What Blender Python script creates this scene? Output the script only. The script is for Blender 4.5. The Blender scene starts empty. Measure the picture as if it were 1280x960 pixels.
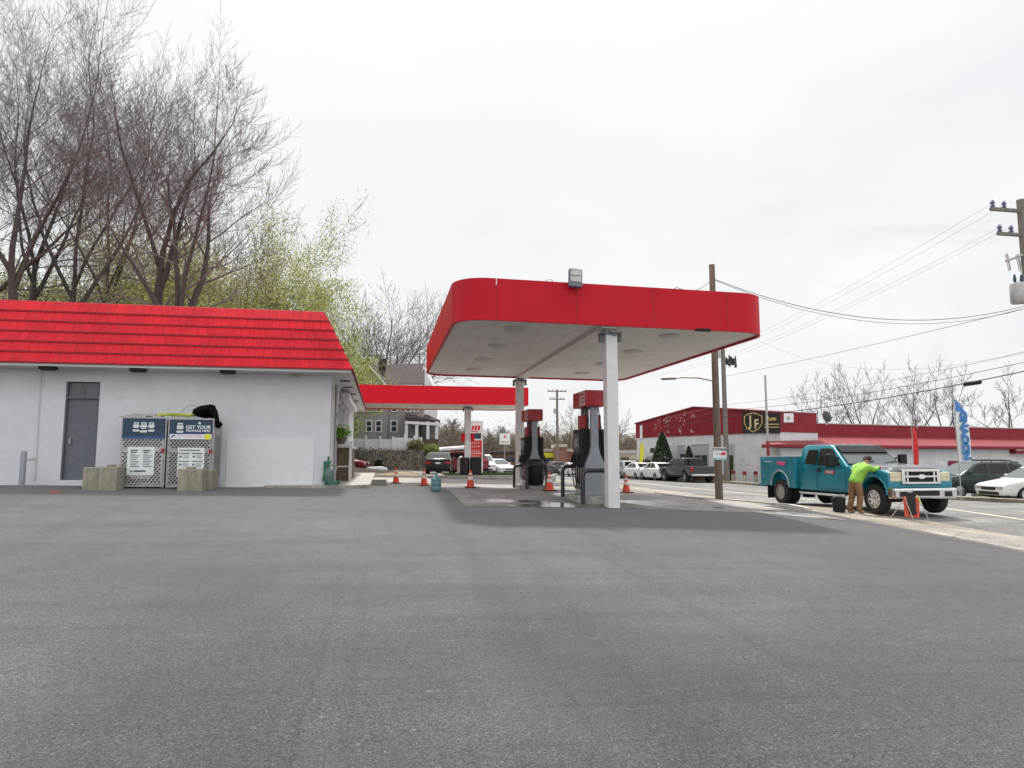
import bpy, bmesh, math, random
from mathutils import Vector, Matrix
R = math.radians
C = bpy.context.scene.collection
random.seed(7)
# ------------------------------------------------------------------ camera model
F, PITCH, YAW, Z0 = 860.0, R(6.1), R(10.6), 1.63
FW = Vector((math.sin(YAW), math.cos(YAW), 0)); RT = Vector((math.cos(YAW), -math.sin(YAW), 0))
def ray(px, py):
    t = (px-640)/F; s = (480-py)/F
    return RT*t + FW*(math.cos(PITCH)-s*math.sin(PITCH)) + Vector((0, 0, math.sin(PITCH)+s*math.cos(PITCH)))
EYE = Vector((0, 0, Z0))
def at(px, py, d):
    r = ray(px, py); return EYE + r*(d/r.dot(FW))
def atY(px, py, Y):
    r = ray(px, py); return EYE + r*(Y/r.y)
def atX(px, py, X):
    r = ray(px, py); return EYE + r*(X/r.x)
GX = [(-400,-.45),(-30,-.45),(-8.3,-.69),(-1.7,-.81),(1.5,-.88),(5.1,-.98),(8.5,-1.13),(11.6,-1.42),(14,-1.55),(23,-1.62),(28,-1.75),(60,-1.8),(600,-1.8)]
HY = [(-120,-.9),(-20,-.9),(0,-.777),(18.5,0),(25,-.13),(45,-.15),(80,-.5),(700,-.8)]
def lerp(tab, x):
    if x <= tab[0][0]: return tab[0][1]
    for (a, va), (b, vb) in zip(tab, tab[1:]):
        if x <= b: return va+(vb-va)*(x-a)/(b-a)
    return tab[-1][1]
def G(x, y): return lerp(GX, x)+lerp(HY, y)+Z0
def gnd(px, py):
    d = 20.0
    for _ in range(40):
        p = at(px, py, d); g = G(p.x, p.y)
        d *= 1+0.6*((Z0-g)/(Z0-p.z)-1) if p.z < Z0-1e-4 else 1
        d = min(max(d, 1), 300)
    return at(px, py, d)
# ------------------------------------------------------------------ mesh builder
class MB:
    def __init__(s): s.v=[]; s.f=[]; s.m=[]
    def add(s, vs, fs, mi=0):
        o=len(s.v); s.v.extend([tuple(p) for p in vs]); s.f.extend([tuple(i+o for i in f) for f in fs]); s.m.extend([mi]*len(fs)); return s
    def bx(s,x0,x1,y0,y1,z0,z1,mi=0,M=None):
        vs=[Vector((x,y,z)) for z in (z0,z1) for y in (y0,y1) for x in (x0,x1)]
        if M: vs=[M@p for p in vs]
        return s.add(vs,[(0,2,3,1),(4,5,7,6),(0,1,5,4),(2,6,7,3),(0,4,6,2),(1,3,7,5)],mi)
    def box(s,c,d,mi=0,M=None):
        return s.bx(c[0]-d[0]/2,c[0]+d[0]/2,c[1]-d[1]/2,c[1]+d[1]/2,c[2]-d[2]/2,c[2]+d[2]/2,mi,M)
    def prism(s,poly,plane,a,b,mi=0,hw=None):
        # poly in plane, extruded between a and b along the third axis
        def P(u,w,t):
            return {'xz':(u,t,w),'yz':(t,u,w),'xy':(u,w,t)}[plane]
        n=len(poly)
        vs=[P(u,w,a if hw is None else -hw(u,w)) for u,w in poly]+[P(u,w,b if hw is None else hw(u,w)) for u,w in poly]
        fs=[tuple(range(n)),tuple(range(2*n-1,n-1,-1))]+[(i,n+i,n+(i+1)%n,(i+1)%n) for i in range(n)]
        return s.add(vs,fs,mi)
    def tube(s,pts,r,n=8,mi=0,cap=True):
        pts=[Vector(p) for p in pts]; k=len(pts)
        rs=r if isinstance(r,(list,tuple)) else [r]*k
        o=len(s.v); up=None
        for i,p in enumerate(pts):
            d=(pts[min(i+1,k-1)]-pts[max(i-1,0)]).normalized()
            if up is None: up=d.orthogonal().normalized()
            up=(up-d*up.dot(d)); up=up.normalized() if up.length>1e-6 else d.orthogonal().normalized()
            w=d.cross(up)
            for j in range(n):
                a=2*math.pi*j/n; q=p+(up*math.cos(a)+w*math.sin(a))*rs[i]; s.v.append((q.x,q.y,q.z))
        for i in range(k-1):
            for j in range(n):
                s.f.append((o+i*n+j,o+i*n+(j+1)%n,o+(i+1)*n+(j+1)%n,o+(i+1)*n+j)); s.m.append(mi)
        if cap:
            s.f.append(tuple(o+j for j in range(n-1,-1,-1))); s.m.append(mi)
            s.f.append(tuple(o+(k-1)*n+j for j in range(n))); s.m.append(mi)
        return s
    def lathe(s,prof,n=16,M=None,mi=0):
        o=len(s.v)
        for r,z in prof:
            for j in range(n):
                a=2*math.pi*j/n; p=Vector((r*math.cos(a),r*math.sin(a),z))
                if M: p=M@p
                s.v.append(tuple(p))
        for i in range(len(prof)-1):
            for j in range(n):
                s.f.append((o+i*n+j,o+i*n+(j+1)%n,o+(i+1)*n+(j+1)%n,o+(i+1)*n+j)); s.m.append(mi)
        s.f.append(tuple(o+j for j in range(n-1,-1,-1))); s.m.append(mi)
        k=len(prof)-1; s.f.append(tuple(o+k*n+j for j in range(n))); s.m.append(mi)
        return s
    def quad(s,a,b,c,d,mi=0): return s.add([a,b,c,d],[(0,1,2,3)],mi)
    def sheet(s,outline,off,mi=0):
        # flat polygon given thickness 'off' (vector)
        n=len(outline); off=Vector(off)
        vs=[Vector(p) for p in outline]+[Vector(p)+off for p in outline]
        return s.add(vs,[tuple(range(n)),tuple(range(2*n-1,n-1,-1))]+[(i,n+i,n+(i+1)%n,(i+1)%n) for i in range(n)],mi)
    def xf(s,M): s.v=[tuple(M@Vector(p)) for p in s.v]; return s
    def build(s,name,mats,parent=None,local=False,bevel=0,smooth=False,seg=2,fix=True):
        if not isinstance(mats,(list,tuple)): mats=[mats]
        vs=s.v; loc=Vector((0,0,0))
        if parent is not None and not local:
            off=wloc(parent); vs=[(a-off.x,b-off.y,c-off.z) for a,b,c in vs]
        elif parent is None and not local:
            xs=[p[0] for p in vs]; ys=[p[1] for p in vs]; loc=Vector(((min(xs)+max(xs))/2,(min(ys)+max(ys))/2,min(p[2] for p in vs)))
            vs=[(a-loc.x,b-loc.y,c-loc.z) for a,b,c in vs]
        me=bpy.data.meshes.new(name); me.from_pydata(vs,[],s.f)
        me.polygons.foreach_set('material_index',s.m)
        for m in mats: me.materials.append(m)
        if bevel or fix:
            bm=bmesh.new(); bm.from_mesh(me)
            if fix: bmesh.ops.recalc_face_normals(bm,faces=bm.faces)
            if bevel:
                es=[e for e in bm.edges if len(e.link_faces)==2 and e.calc_face_angle(0)>0.5]
                bmesh.ops.bevel(bm,geom=es,offset=bevel,segments=seg,profile=0.5,affect='EDGES',clamp_overlap=True)
            bm.to_mesh(me); bm.free()
        if smooth:
            me.polygons.foreach_set('use_smooth',[True]*len(me.polygons))
            try: me.set_sharp_from_angle(angle=R(smooth if smooth>1 else 40))
            except Exception: pass
        me.update()
        o=bpy.data.objects.new(name,me); C.objects.link(o); o.location=loc
        if parent is not None: o.parent=parent
        return o
def wloc(o):
    v=Vector((0,0,0))
    while o is not None: v=v+o.location; o=o.parent
    return v
def thing(name,label,cat,loc=(0,0,0),rz=0,group=None):
    o=bpy.data.objects.new(name,None); C.objects.link(o); o.empty_display_size=.2
    o.location=loc; o.rotation_euler=(0,0,rz); o['label']=label; o['category']=cat
    if group: o['group']=group
    return o
def tag(o,label,cat,group=None,kind=None):
    if label: o['label']=label
    if cat: o['category']=cat
    if group: o['group']=group
    if kind: o['kind']=kind
    return o
def struct(o): o['kind']='structure'; return o
def dup(root,loc,rz=0,label=None):
    r=root.copy(); C.objects.link(r); r.location=loc; r.rotation_euler=(0,0,rz)
    if label: r['label']=label
    for ch in list(root.children):
        c=ch.copy(); C.objects.link(c); c.parent=r
        for g in list(ch.children):
            d=g.copy(); C.objects.link(d); d.parent=c
    return r
def text(name,body,size,mat,parent,loc,rot=(R(90),0,0),ext=.004,weight=0,align='CENTER',sx=1,local=False):
    cu=bpy.data.curves.new(name,'FONT'); cu.body=body; cu.size=size; cu.extrude=ext; cu.offset=weight
    cu.align_x=align; cu.align_y='CENTER'; cu.resolution_u=2
    o=bpy.data.objects.new(name,cu); C.objects.link(o)
    bpy.context.view_layer.update()
    me=bpy.data.meshes.new_from_object(o.evaluated_get(bpy.context.evaluated_depsgraph_get()))
    bpy.data.objects.remove(o); bpy.data.curves.remove(cu)
    M=Matrix.LocRotScale(Vector((0,0,0)),__import__('mathutils').Euler(rot),Vector((sx,1,1)))
    me.transform(M); me.materials.clear(); me.materials.append(mat)
    o=bpy.data.objects.new(name,me); C.objects.link(o)
    o.location=Vector(loc)-(wloc(parent) if (parent and not local) else Vector((0,0,0)))
    if parent: o.parent=parent
    return o
# ------------------------------------------------------------------ materials
def newmat(name):
    m=bpy.data.materials.new(name); m.use_nodes=True; nt=m.node_tree
    return m,nt,nt.nodes['Principled BSDF']
def mat(name,col,rough=.6,metal=0,var=.12,scale=6,bump=0,bscale=40,stretch=None,spec=None,dirt=0,dcol=(.12,.10,.08)):
    m,nt,b=newmat(name); N=nt.nodes; L=nt.links
    b.inputs['Roughness'].default_value=rough; b.inputs['Metallic'].default_value=metal
    if spec is not None: b.inputs['Specular IOR Level'].default_value=spec
    tc=N.new('ShaderNodeTexCoord'); src=tc.outputs['Object']
    if stretch:
        mp=N.new('ShaderNodeMapping'); mp.inputs['Scale'].default_value=stretch; L.new(src,mp.inputs['Vector']); src=mp.outputs['Vector']
    n=N.new('ShaderNodeTexNoise'); n.inputs['Scale'].default_value=scale; n.inputs['Detail'].default_value=5; n.inputs['Roughness'].default_value=.6
    L.new(src,n.inputs['Vector'])
    rp=N.new('ShaderNodeValToRGB'); c=Vector(col)
    lo=c*(1-var*1.6); hi=c*(1+var*1.2)
    rp.color_ramp.elements[0].position=.3; rp.color_ramp.elements[1].position=.72
    rp.color_ramp.elements[0].color=(*lo,1); rp.color_ramp.elements[1].color=(*[min(1,k) for k in hi],1)
    L.new(n.outputs['Fac'],rp.inputs['Fac']); out=rp.outputs['Color']
    if dirt:
        n2=N.new('ShaderNodeTexNoise'); n2.inputs['Scale'].default_value=scale*.35; n2.inputs['Detail'].default_value=8; n2.inputs['Roughness'].default_value=.7
        L.new(src,n2.inputs['Vector'])
        mr=N.new('ShaderNodeMapRange'); mr.inputs[1].default_value=.5; mr.inputs[2].default_value=.75; mr.inputs[4].default_value=dirt
        L.new(n2.outputs['Fac'],mr.inputs[0])
        mx=N.new('ShaderNodeMixRGB'); mx.inputs[2].default_value=(*dcol,1); L.new(mr.outputs[0],mx.inputs[0]); L.new(out,mx.inputs[1]); out=mx.outputs[0]
    L.new(out,b.inputs['Base Color'])
    if bump:
        nb=N.new('ShaderNodeTexNoise'); nb.inputs['Scale'].default_value=bscale; nb.inputs['Detail'].default_value=4; L.new(src,nb.inputs['Vector'])
        bp=N.new('ShaderNodeBump'); bp.inputs['Strength'].default_value=bump; bp.inputs['Distance'].default_value=.01
        L.new(nb.outputs['Fac'],bp.inputs['Height']); L.new(bp.outputs['Normal'],b.inputs['Normal'])
    return m
def brickmat(name,col,col2,mortar,bw,bh,rough=.8,axes='XZ',msize=.01,bump=.3,offset=.5,var=.15,zo=0):
    m,nt,b=newmat(name); N=nt.nodes; L=nt.links; b.inputs['Roughness'].default_value=rough; b.inputs['Specular IOR Level'].default_value=.18
    tc=N.new('ShaderNodeTexCoord'); sp=N.new('ShaderNodeSeparateXYZ'); cb=N.new('ShaderNodeCombineXYZ')
    L.new(tc.outputs['Object'],sp.inputs[0])
    ad=N.new('ShaderNodeMath'); ad.operation='ADD'; L.new(sp.outputs['X'],ad.inputs[0]); L.new(sp.outputs['Y'],ad.inputs[1])
    L.new(ad.outputs[0] if axes=='SZ' else sp.outputs[axes[0]],cb.inputs[0]); za=N.new('ShaderNodeMath'); za.operation='ADD'; za.inputs[1].default_value=zo; L.new(sp.outputs[axes[1]],za.inputs[0]); L.new(za.outputs[0],cb.inputs[1])
    br=N.new('ShaderNodeTexBrick'); br.inputs['Scale'].default_value=1; br.inputs['Brick Width'].default_value=bw; br.inputs['Row Height'].default_value=bh
    br.inputs['Mortar Size'].default_value=msize; br.inputs['Mortar Smooth'].default_value=.3; br.offset=offset
    br.inputs['Color1'].default_value=(*col,1); br.inputs['Color2'].default_value=(*col2,1); br.inputs['Mortar'].default_value=(*mortar,1)
    L.new(cb.outputs[0],br.inputs['Vector'])
    n=N.new('ShaderNodeTexNoise'); n.inputs['Scale'].default_value=1.3; n.inputs['Detail'].default_value=7; n.inputs['Roughness'].default_value=.65; L.new(tc.outputs['Object'],n.inputs['Vector'])
    mr=N.new('ShaderNodeMapRange'); mr.inputs[1].default_value=.3; mr.inputs[2].default_value=.7; mr.inputs[3].default_value=1-var; mr.inputs[4].default_value=1+var*.4
    L.new(n.outputs['Fac'],mr.inputs[0])
    mx=N.new('ShaderNodeMixRGB'); mx.blend_type='MULTIPLY'; mx.inputs[0].default_value=1; L.new(br.outputs['Color'],mx.inputs[1]); L.new(mr.outputs[0],mx.inputs[2])
    L.new(mx.outputs[0],b.inputs['Base Color'])
    bp=N.new('ShaderNodeBump'); bp.inputs['Strength'].default_value=bump; bp.inputs['Distance'].default_value=.01; bp.invert=True
    L.new(br.outputs['Fac'],bp.inputs['Height']); L.new(bp.outputs['Normal'],b.inputs['Normal'])
    return m
def glass(name,col=(.02,.025,.03),rough=.05):
    m,nt,b=newmat(name); b.inputs['Base Color'].default_value=(*col,1); b.inputs['Roughness'].default_value=rough; b.inputs['Specular IOR Level'].default_value=.35
    return m
def groundmat(name,base,tint2,speck,streak=True,rough=.9,fine=260,tracks=True,cracks=0,spec=.25,sheen=0,bs=.55,wet=0,seams=0):
    m,nt,b=newmat(name); N=nt.nodes; L=nt.links; b.inputs['Roughness'].default_value=rough; b.inputs['Specular IOR Level'].default_value=spec
    if sheen: b.inputs['Sheen Weight'].default_value=sheen; b.inputs['Sheen Roughness'].default_value=.45; b.inputs['Sheen Tint'].default_value=(.95,.90,.90,1)
    tc=N.new('ShaderNodeTexCoord'); src=tc.outputs['Object']
    def noise(scale,det=5,ro=.6,st=None,rot=0):
        v=src
        if st:
            mp=N.new('ShaderNodeMapping'); mp.inputs['Scale'].default_value=st; mp.inputs['Rotation'].default_value=(0,0,rot); L.new(src,mp.inputs['Vector']); v=mp.outputs['Vector']
        n=N.new('ShaderNodeTexNoise'); n.inputs['Scale'].default_value=scale; n.inputs['Detail'].default_value=det; n.inputs['Roughness'].default_value=ro; L.new(v,n.inputs['Vector']); return n.outputs['Fac']
    def rng(f,a,c,lo,hi):
        mr=N.new('ShaderNodeMapRange'); mr.inputs[1].default_value=a; mr.inputs[2].default_value=c; mr.inputs[3].default_value=lo; mr.inputs[4].default_value=hi; L.new(f,mr.inputs[0]); return mr.outputs[0]
    def mul(c,f):
        mx=N.new('ShaderNodeMixRGB'); mx.blend_type='MULTIPLY'; mx.inputs[0].default_value=1; L.new(c,mx.inputs[1]); L.new(f,mx.inputs[2]); return mx.outputs[0]
    def mix(f,c,col):
        mx=N.new('ShaderNodeMixRGB'); L.new(f,mx.inputs[0]); L.new(c,mx.inputs[1]); mx.inputs[2].default_value=(*col,1); return mx.outputs[0]
    rp=N.new('ShaderNodeValToRGB'); rp.color_ramp.elements[0].position=.35; rp.color_ramp.elements[1].position=.68
    rp.color_ramp.elements[0].color=(*base,1); rp.color_ramp.elements[1].color=(*tint2,1)
    L.new(noise(.22,7,.6),rp.inputs['Fac']); c=rp.outputs['Color']
    c=mul(c,rng(noise(1.7,6,.65),.3,.7,.80,1.16))
    if tracks:
        c=mul(c,rng(noise(.5,4,.5,(.28,1.6,1),.35),.36,.55,.74,1.05))
        c=mul(c,rng(noise(.45,4,.5,(1.8,.22,1),-.2),.38,.52,.80,1.03))
    vo=N.new('ShaderNodeTexVoronoi'); vo.inputs['Scale'].default_value=fine*.35; L.new(src,vo.inputs['Vector'])
    c=mul(c,rng(vo.outputs['Distance'],.05,.75,1.5,.55))
    c=mul(c,rng(noise(fine*.45,3,.7),.3,.7,.5,1.5))
    c=mul(c,rng(noise(fine*.09,3,.6),.3,.7,.82,1.18))
    if speck: c=mix(rng(noise(fine*.55,1,.5),.71,.76,0,speck),c,(.55,.53,.5))
    if speck: c=mix(rng(noise(fine*.16,2,.5),.73,.76,0,speck*.9),c,(.5,.48,.45))
    if streak: c=mix(rng(noise(2.2,6,.7,(.5,4,1),.15),.70,.745,0,.35),c,(.42,.41,.40))
    if cracks:
        v2=N.new('ShaderNodeTexVoronoi'); v2.feature='DISTANCE_TO_EDGE'; v2.inputs['Scale'].default_value=.35; L.new(src,v2.inputs['Vector'])
        c=mix(rng(v2.outputs['Distance'],.0,.012,cracks,0),c,(.05,.045,.04))
    if seams:
        sx=N.new('ShaderNodeSeparateXYZ'); L.new(src,sx.inputs[0])
        def mth(op,a,b=None):
            n_=N.new('ShaderNodeMath'); n_.operation=op
            for i_,q_ in enumerate((a,b)):
                if q_ is None: continue
                if isinstance(q_,(int,float)): n_.inputs[i_].default_value=q_
                else: L.new(q_,n_.inputs[i_])
            return n_.outputs[0]
        w_=mth('ADD',sx.outputs['X'],mth('MULTIPLY',noise(.8,4,.6),.5))
        fr=mth('ABSOLUTE',mth('SUBTRACT',mth('FRACT',mth('DIVIDE',w_,3.7)),.5))
        c=mul(c,rng(fr,.0,.006,.72,1))
        # exposed aggregate: dark pits and pale stones, stronger in worn patches
        patch=rng(noise(.55,5,.65),.40,.62,.35,1.0)
        g1=noise(52,2,.6); g2=noise(95,2,.6)
        def vary(lo,hi,f,a,b_): return mth('ADD',1,mth('MULTIPLY',patch,rng(f,a,b_,lo-1,hi-1)))
        c=mul(c,vary(.45,1,g1,.40,.47)); c=mul(c,vary(1,1.55,g1,.55,.63)); c=mul(c,vary(.5,1,g2,.38,.48)); c=mul(c,vary(1,1.6,g2,.55,.66))
        pk=rng(noise(1.3,3,.6),.61,.70,0,1); c=mix(mth('MULTIPLY',pk,rng(noise(85,2,.5),.62,.68,0,.42)),c,(.36,.35,.34))
        c=mix(rng(noise(3.2,4,.75,(.22,5,1),.1),.69,.72,0,.3),c,(.30,.295,.29))
        c=mul(c,rng(noise(2.4,4,.7,(.16,4.5,1),-.25),.58,.68,1,.66)); c=mul(c,rng(noise(.7,5,.65,(.5,1.5,1),.5),.56,.66,1,.78))
        # scuffs left by tyres turning in: thin pale and dark arcs
        ln=noise(.9,3,.5,(.06,3.2,1),.22); c=mul(c,rng(ln,.60,.66,1,.86)); ln2=noise(1.1,3,.5,(2.6,.05,1),-.35); c=mul(c,rng(ln2,.62,.67,1,.88))
    if wet:
        wf=noise(.42,4,.55,(1,1.6,1),.4); L.new(rng(wf,.52,.60,rough,.10),b.inputs['Roughness']); c=mul(c,rng(wf,.50,.58,1,.62)); b.inputs['Specular IOR Level'].default_value=.5
    L.new(c,b.inputs['Base Color'])
    bp=N.new('ShaderNodeBump'); bp.inputs['Strength'].default_value=bs; bp.inputs['Distance'].default_value=.008
    L.new(vo.outputs['Distance'],bp.inputs['Height']); bp.invert=True; L.new(bp.outputs['Normal'],b.inputs['Normal'])
    return m
M={}
_zo=-(2.30+Z0-G(-10,19)); RS=dict(rough=.5,msize=.006,bump=.6,var=.24,zo=_zo)
M['red_roof']=brickmat('red_roof_shingle',(.66,.010,.022),(.57,.009,.020),(.33,.005,.012),.21,1.67/6,axes='XZ',**RS)
M['red_roof_side']=brickmat('red_roof_shingle_side',(.66,.010,.022),(.57,.009,.020),(.33,.005,.012),.21,1.67/6,axes='YZ',**RS)
M['red_lip']=mat('red_roof_lip',(.25,.004,.01),.6)
M['red']=mat('red_fascia',(.52,.010,.022),.45,var=.05,scale=1.2,dirt=.10,dcol=(.30,.02,.03),spec=.15)
M['red2']=mat('far_red_fascia',(.64,.010,.022),.5,var=.05,spec=.15)
M['seam']=mat('dark_red_seam',(.22,.008,.012),.5)
M['block']=brickmat('painted_block_wall',(.69,.69,.72),(.675,.675,.705),(.66,.66,.69),.41,.2,rough=.75,axes='SZ',msize=.008,bump=.10,var=.10)
M['white']=mat('white_paint',(.68,.675,.67),.5,var=.04,dirt=.2,dcol=(.5,.47,.44))
M['white2']=mat('white_panel',(.74,.74,.765),.55,var=.03,dirt=.15,dcol=(.6,.58,.55))
M['deck']=brickmat('canopy_deck_pans',(.86,.83,.80),(.84,.81,.775),(.68,.65,.62),30,.4,rough=.45,axes='YX',msize=.008,bump=.3,var=.10)
M['greydoor']=mat('grey_door',(.13,.145,.165),.5,var=.08,dirt=.2)
M['greydoor2']=mat('grey_transom',(.16,.17,.185),.6,var=.12)
M['galv']=mat('galvanised',(.42,.41,.40),.45,.35,var=.15,scale=9)
M['steel']=mat('dull_steel',(.33,.33,.34),.4,.5,var=.1)
M['chrome']=mat('chrome',(.72,.72,.72),.16,1,var=.05)
M['black']=mat('black_plastic',(.014,.014,.015),.5,var=.2,spec=.3)
M['rubber']=mat('tyre_rubber',(.022,.021,.02),.85,var=.25,scale=14)
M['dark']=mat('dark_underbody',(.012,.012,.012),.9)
M['guard']=mat('black_guard_paint',(.028,.03,.033),.4,var=.2,dirt=.3,dcol=(.12,.1,.09))
M['pumpgrey']=mat('pump_grey',(.27,.295,.325),.42,var=.05,dirt=.15,dcol=(.15,.14,.14))
M['pumpwhite']=mat('pump_graphic',(.55,.42,.40),.5,var=.3,scale=14)
M['pumpred']=mat('pump_red',(.36,.010,.018),.4,var=.1,dirt=.2,dcol=(.5,.3,.3))
M['glass']=glass('dark_glass',(.012,.011,.012),.06)
M['screen']=glass('pump_screen',(.05,.055,.06),.12)
M['winglass']=glass('window_glass',(.05,.055,.06),.08)
M['windshield']=glass('windshield_glass',(.10,.115,.12),.04)
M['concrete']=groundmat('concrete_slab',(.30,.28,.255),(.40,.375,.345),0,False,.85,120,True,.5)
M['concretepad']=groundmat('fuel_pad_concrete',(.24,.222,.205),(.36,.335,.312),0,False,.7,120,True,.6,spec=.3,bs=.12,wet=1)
M['curb']=mat('kerb_concrete',(.36,.345,.31),.85,var=.2,scale=5,bump=.4,dirt=.4)
M['blockc']=mat('old_concrete_block',(.31,.285,.225),.9,var=.14,scale=5,bump=.5,bscale=30,dirt=.5,dcol=(.14,.135,.08),stretch=(1.6,1.6,.8))
M['asphalt']=groundmat('lot_asphalt',(.042,.0415,.046),(.069,.067,.0715),.35,True,.85,260,spec=.2,sheen=.25,bs=.3,seams=1)
M['road']=groundmat('road_asphalt',(.20,.195,.19),(.25,.24,.23),.1,False,.9,150,True,.35)
M['shoulder']=groundmat('shoulder_concrete',(.28,.25,.21),(.38,.34,.29),0,False,.9,110,True,.4)
M['dirt']=groundmat('dry_dirt',(.20,.15,.10),(.33,.27,.19),0,False,.95,60,False)
M['litter']=groundmat('leaf_litter',(.030,.021,.015),(.055,.039,.026),0,False,.95,40,False)
M['grass']=mat('short_grass',(.07,.11,.025),.9,var=.4,scale=20)
M['paint']=mat('road_paint',(.62,.58,.46),.7,var=.15,scale=12,dirt=.4,dcol=(.3,.29,.27))
M['whitepaint']=mat('white_kerb_paint',(.66,.64,.58),.7,var=.15,scale=8,dirt=.35)
M['wood']=mat('pole_wood',(.16,.125,.10),.9,var=.25,scale=5,stretch=(6,6,.5),bump=.4)
M['woodg']=mat('grey_pole_wood',(.19,.17,.15),.9,var=.2,scale=5,stretch=(6,6,.5),bump=.4)
M['wire']=mat('black_wire',(.03,.03,.032),.7)
M['thinwire']=mat('grey_wire',(.22,.22,.23),.6)
M['bark']=mat('tree_bark',(.070,.065,.060),.95,var=.3,scale=3,stretch=(4,4,1))
M['bark2']=mat('twig_bark',(.150,.140,.132),.95,var=.25)
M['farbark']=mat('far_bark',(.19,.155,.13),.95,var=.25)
M['spring']=mat('spring_leaf',(.32,.36,.045),.7,var=.35,scale=2)
M['spring2']=mat('spring_leaf_pale',(.36,.36,.075),.7,var=.35,scale=2)
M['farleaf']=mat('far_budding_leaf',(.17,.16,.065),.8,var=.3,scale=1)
M['ever']=mat('evergreen_foliage',(.025,.05,.018),.8,var=.4,scale=8)
M['plant']=mat('hanging_plant_leaf',(.16,.36,.03),.6,var=.35,scale=20)
M['dullorange']=mat('faded_orange_vinyl',(.56,.07,.03),.6,var=.2)
M['orange']=mat('cone_orange',(.80,.075,.025),.5,var=.1)
M['reflect']=mat('cone_band',(.75,.72,.68),.4)
M['teal']=mat('teal_truck_paint',(.012,.205,.27),.28,var=.08,scale=2,dirt=.35,dcol=(.03,.15,.18))
M['hood']=mat('dark_hood_paint',(.085,.082,.09),.22,var=.25,spec=.8)
M['lens']=mat('yellowed_lens',(.62,.56,.38),.2,var=.1)
M['redlens']=mat('tail_lens',(.35,.012,.015),.2)
M['ltblue']=mat('bluish_jug',(.10,.22,.24),.3,var=.2)
M['greenhose']=mat('green_hose',(.03,.16,.09),.5)
M['yellowhose']=mat('yellow_hose',(.50,.55,.10),.5)
M['bag']=mat('black_bag',(.004,.004,.0045),.9,var=.3,spec=.1)
M['lime']=mat('lime_jacket',(.23,.48,.055),.8,var=.15,scale=9,bump=.3,bscale=20)
M['brown']=mat('brown_trousers',(.23,.125,.06),.9,var=.2,scale=9,bump=.3,bscale=20)
M['skin']=mat('skin',(.42,.24,.17),.6)
M['hair']=mat('dark_hair',(.025,.018,.014),.8)
M['boot']=mat('tan_boot',(.26,.17,.10),.8)
M['redwall']=brickmat('dark_red_siding',(.27,.025,.038),(.25,.022,.034),(.19,.015,.025),.3,40,rough=.6,axes='SZ',msize=.015,bump=.3,var=.22)
M['redroof']=brickmat('faded_red_metal_roof',(.25,.05,.055),(.23,.045,.05),(.17,.03,.035),.5,60,rough=.5,axes='SZ',msize=.02,bump=.3,var=.2)
M['offwhite']=mat('off_white_wall',(.62,.62,.64),.8,var=.08,scale=1.5,dirt=.25,dcol=(.4,.4,.4))
M['pale']=mat('peeled_paint',(.62,.55,.42),.8,var=.2)
M['signblack']=mat('sign_black',(.02,.018,.017),.5)
M['gold']=mat('sign_gold',(.62,.46,.16),.5)
M['cream']=mat('sign_cream',(.72,.60,.36),.5)
M['navy']=mat('sign_navy',(.016,.045,.085),.45,var=.15)
M['blue']=mat('sign_blue',(.03,.10,.34),.5)
M['flagblue']=mat('flag_blue',(.05,.20,.50),.7)
M['cyan']=mat('sign_cyan',(.10,.45,.52),.5)
M['paper']=mat('notice_paper',(.72,.75,.74),.6,var=.06)
M['ylw']=mat('yellow_banner',(.72,.70,.04),.7)
M['redflag']=mat('red_banner',(.62,.03,.03),.8,var=.15)
M['siding']=brickmat('grey_siding',(.33,.305,.29),(.315,.29,.275),(.22,.205,.195),12,.2,rough=.8,axes='SZ',msize=.012,bump=.3,var=.1)
M['brownroof']=mat('brown_shingle',(.055,.039,.036),.9,var=.15,scale=3)
M['brick']=brickmat('red_brick',(.26,.09,.06),(.22,.075,.05),(.3,.26,.22),.22,.075,axes='SZ')
M['tan']=mat('tan_wall',(.45,.42,.36),.8,var=.1)
M['brownwood']=mat('weathered_brown_wood',(.14,.105,.07),.85,var=.25,scale=4,stretch=(1,1,5))
M['pink']=mat('pink_marker',(.75,.10,.25),.6)
def paint(name,col,rough=.25,metal=0): return mat(name,col,rough,metal,var=.04,scale=2)
# ------------------------------------------------------------------ ground sheets (one piecewise-planar terrain)
XL=[x for x,_ in GX]; YL=[y for y,_ in HY]
def cuts(a,b,tab,step=None):
    s=[a]+[t for t in tab if a<t<b]+[b]
    return s
def bump_hill(x,y):
    def ss(a,b,t): t=min(max((t-a)/(b-a),0),1); return t*t*(3-2*t)
    return (1-ss(9,16,x))*(2.1*ss(67,74,y)+1.0*ss(76,110,y)) + (1-ss(-8,2,x))*ss(36,62,y)*1.4*(1-ss(62,70,y))*.6
def drape(name,x0,x1,y0,y1,dz,m,thick=0,kind='structure'):
    xs=cuts(x0,x1,XL); ys=cuts(y0,y1,YL); b=MB(); n=len(xs)
    for y in ys:
        for x in xs: b.v.append((x,y,G(x,y)+dz))
    for j in range(len(ys)-1):
        for i in range(n-1):
            b.f.append((j*n+i,j*n+i+1,(j+1)*n+i+1,(j+1)*n+i)); b.m.append(0)
    if thick:
        def skirt(idx):
            for a,c in zip(idx,idx[1:]):
                pa,pc=b.v[a],b.v[c]; o=len(b.v)
                b.v += [pa,pc,(pc[0],pc[1],pc[2]-thick),(pa[0],pa[1],pa[2]-thick)]
                b.f.append((o,o+1,o+2,o+3)); b.m.append(0)
        k=len(ys)
        skirt([i for i in range(n)]); skirt([(k-1)*n+i for i in range(n-1,-1,-1)])
        skirt([j*n+n-1 for j in range(k)]); skirt([j*n for j in range(k-1,-1,-1)])
    o=b.build(name,m,fix=False); o['kind']=kind; return o
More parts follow.
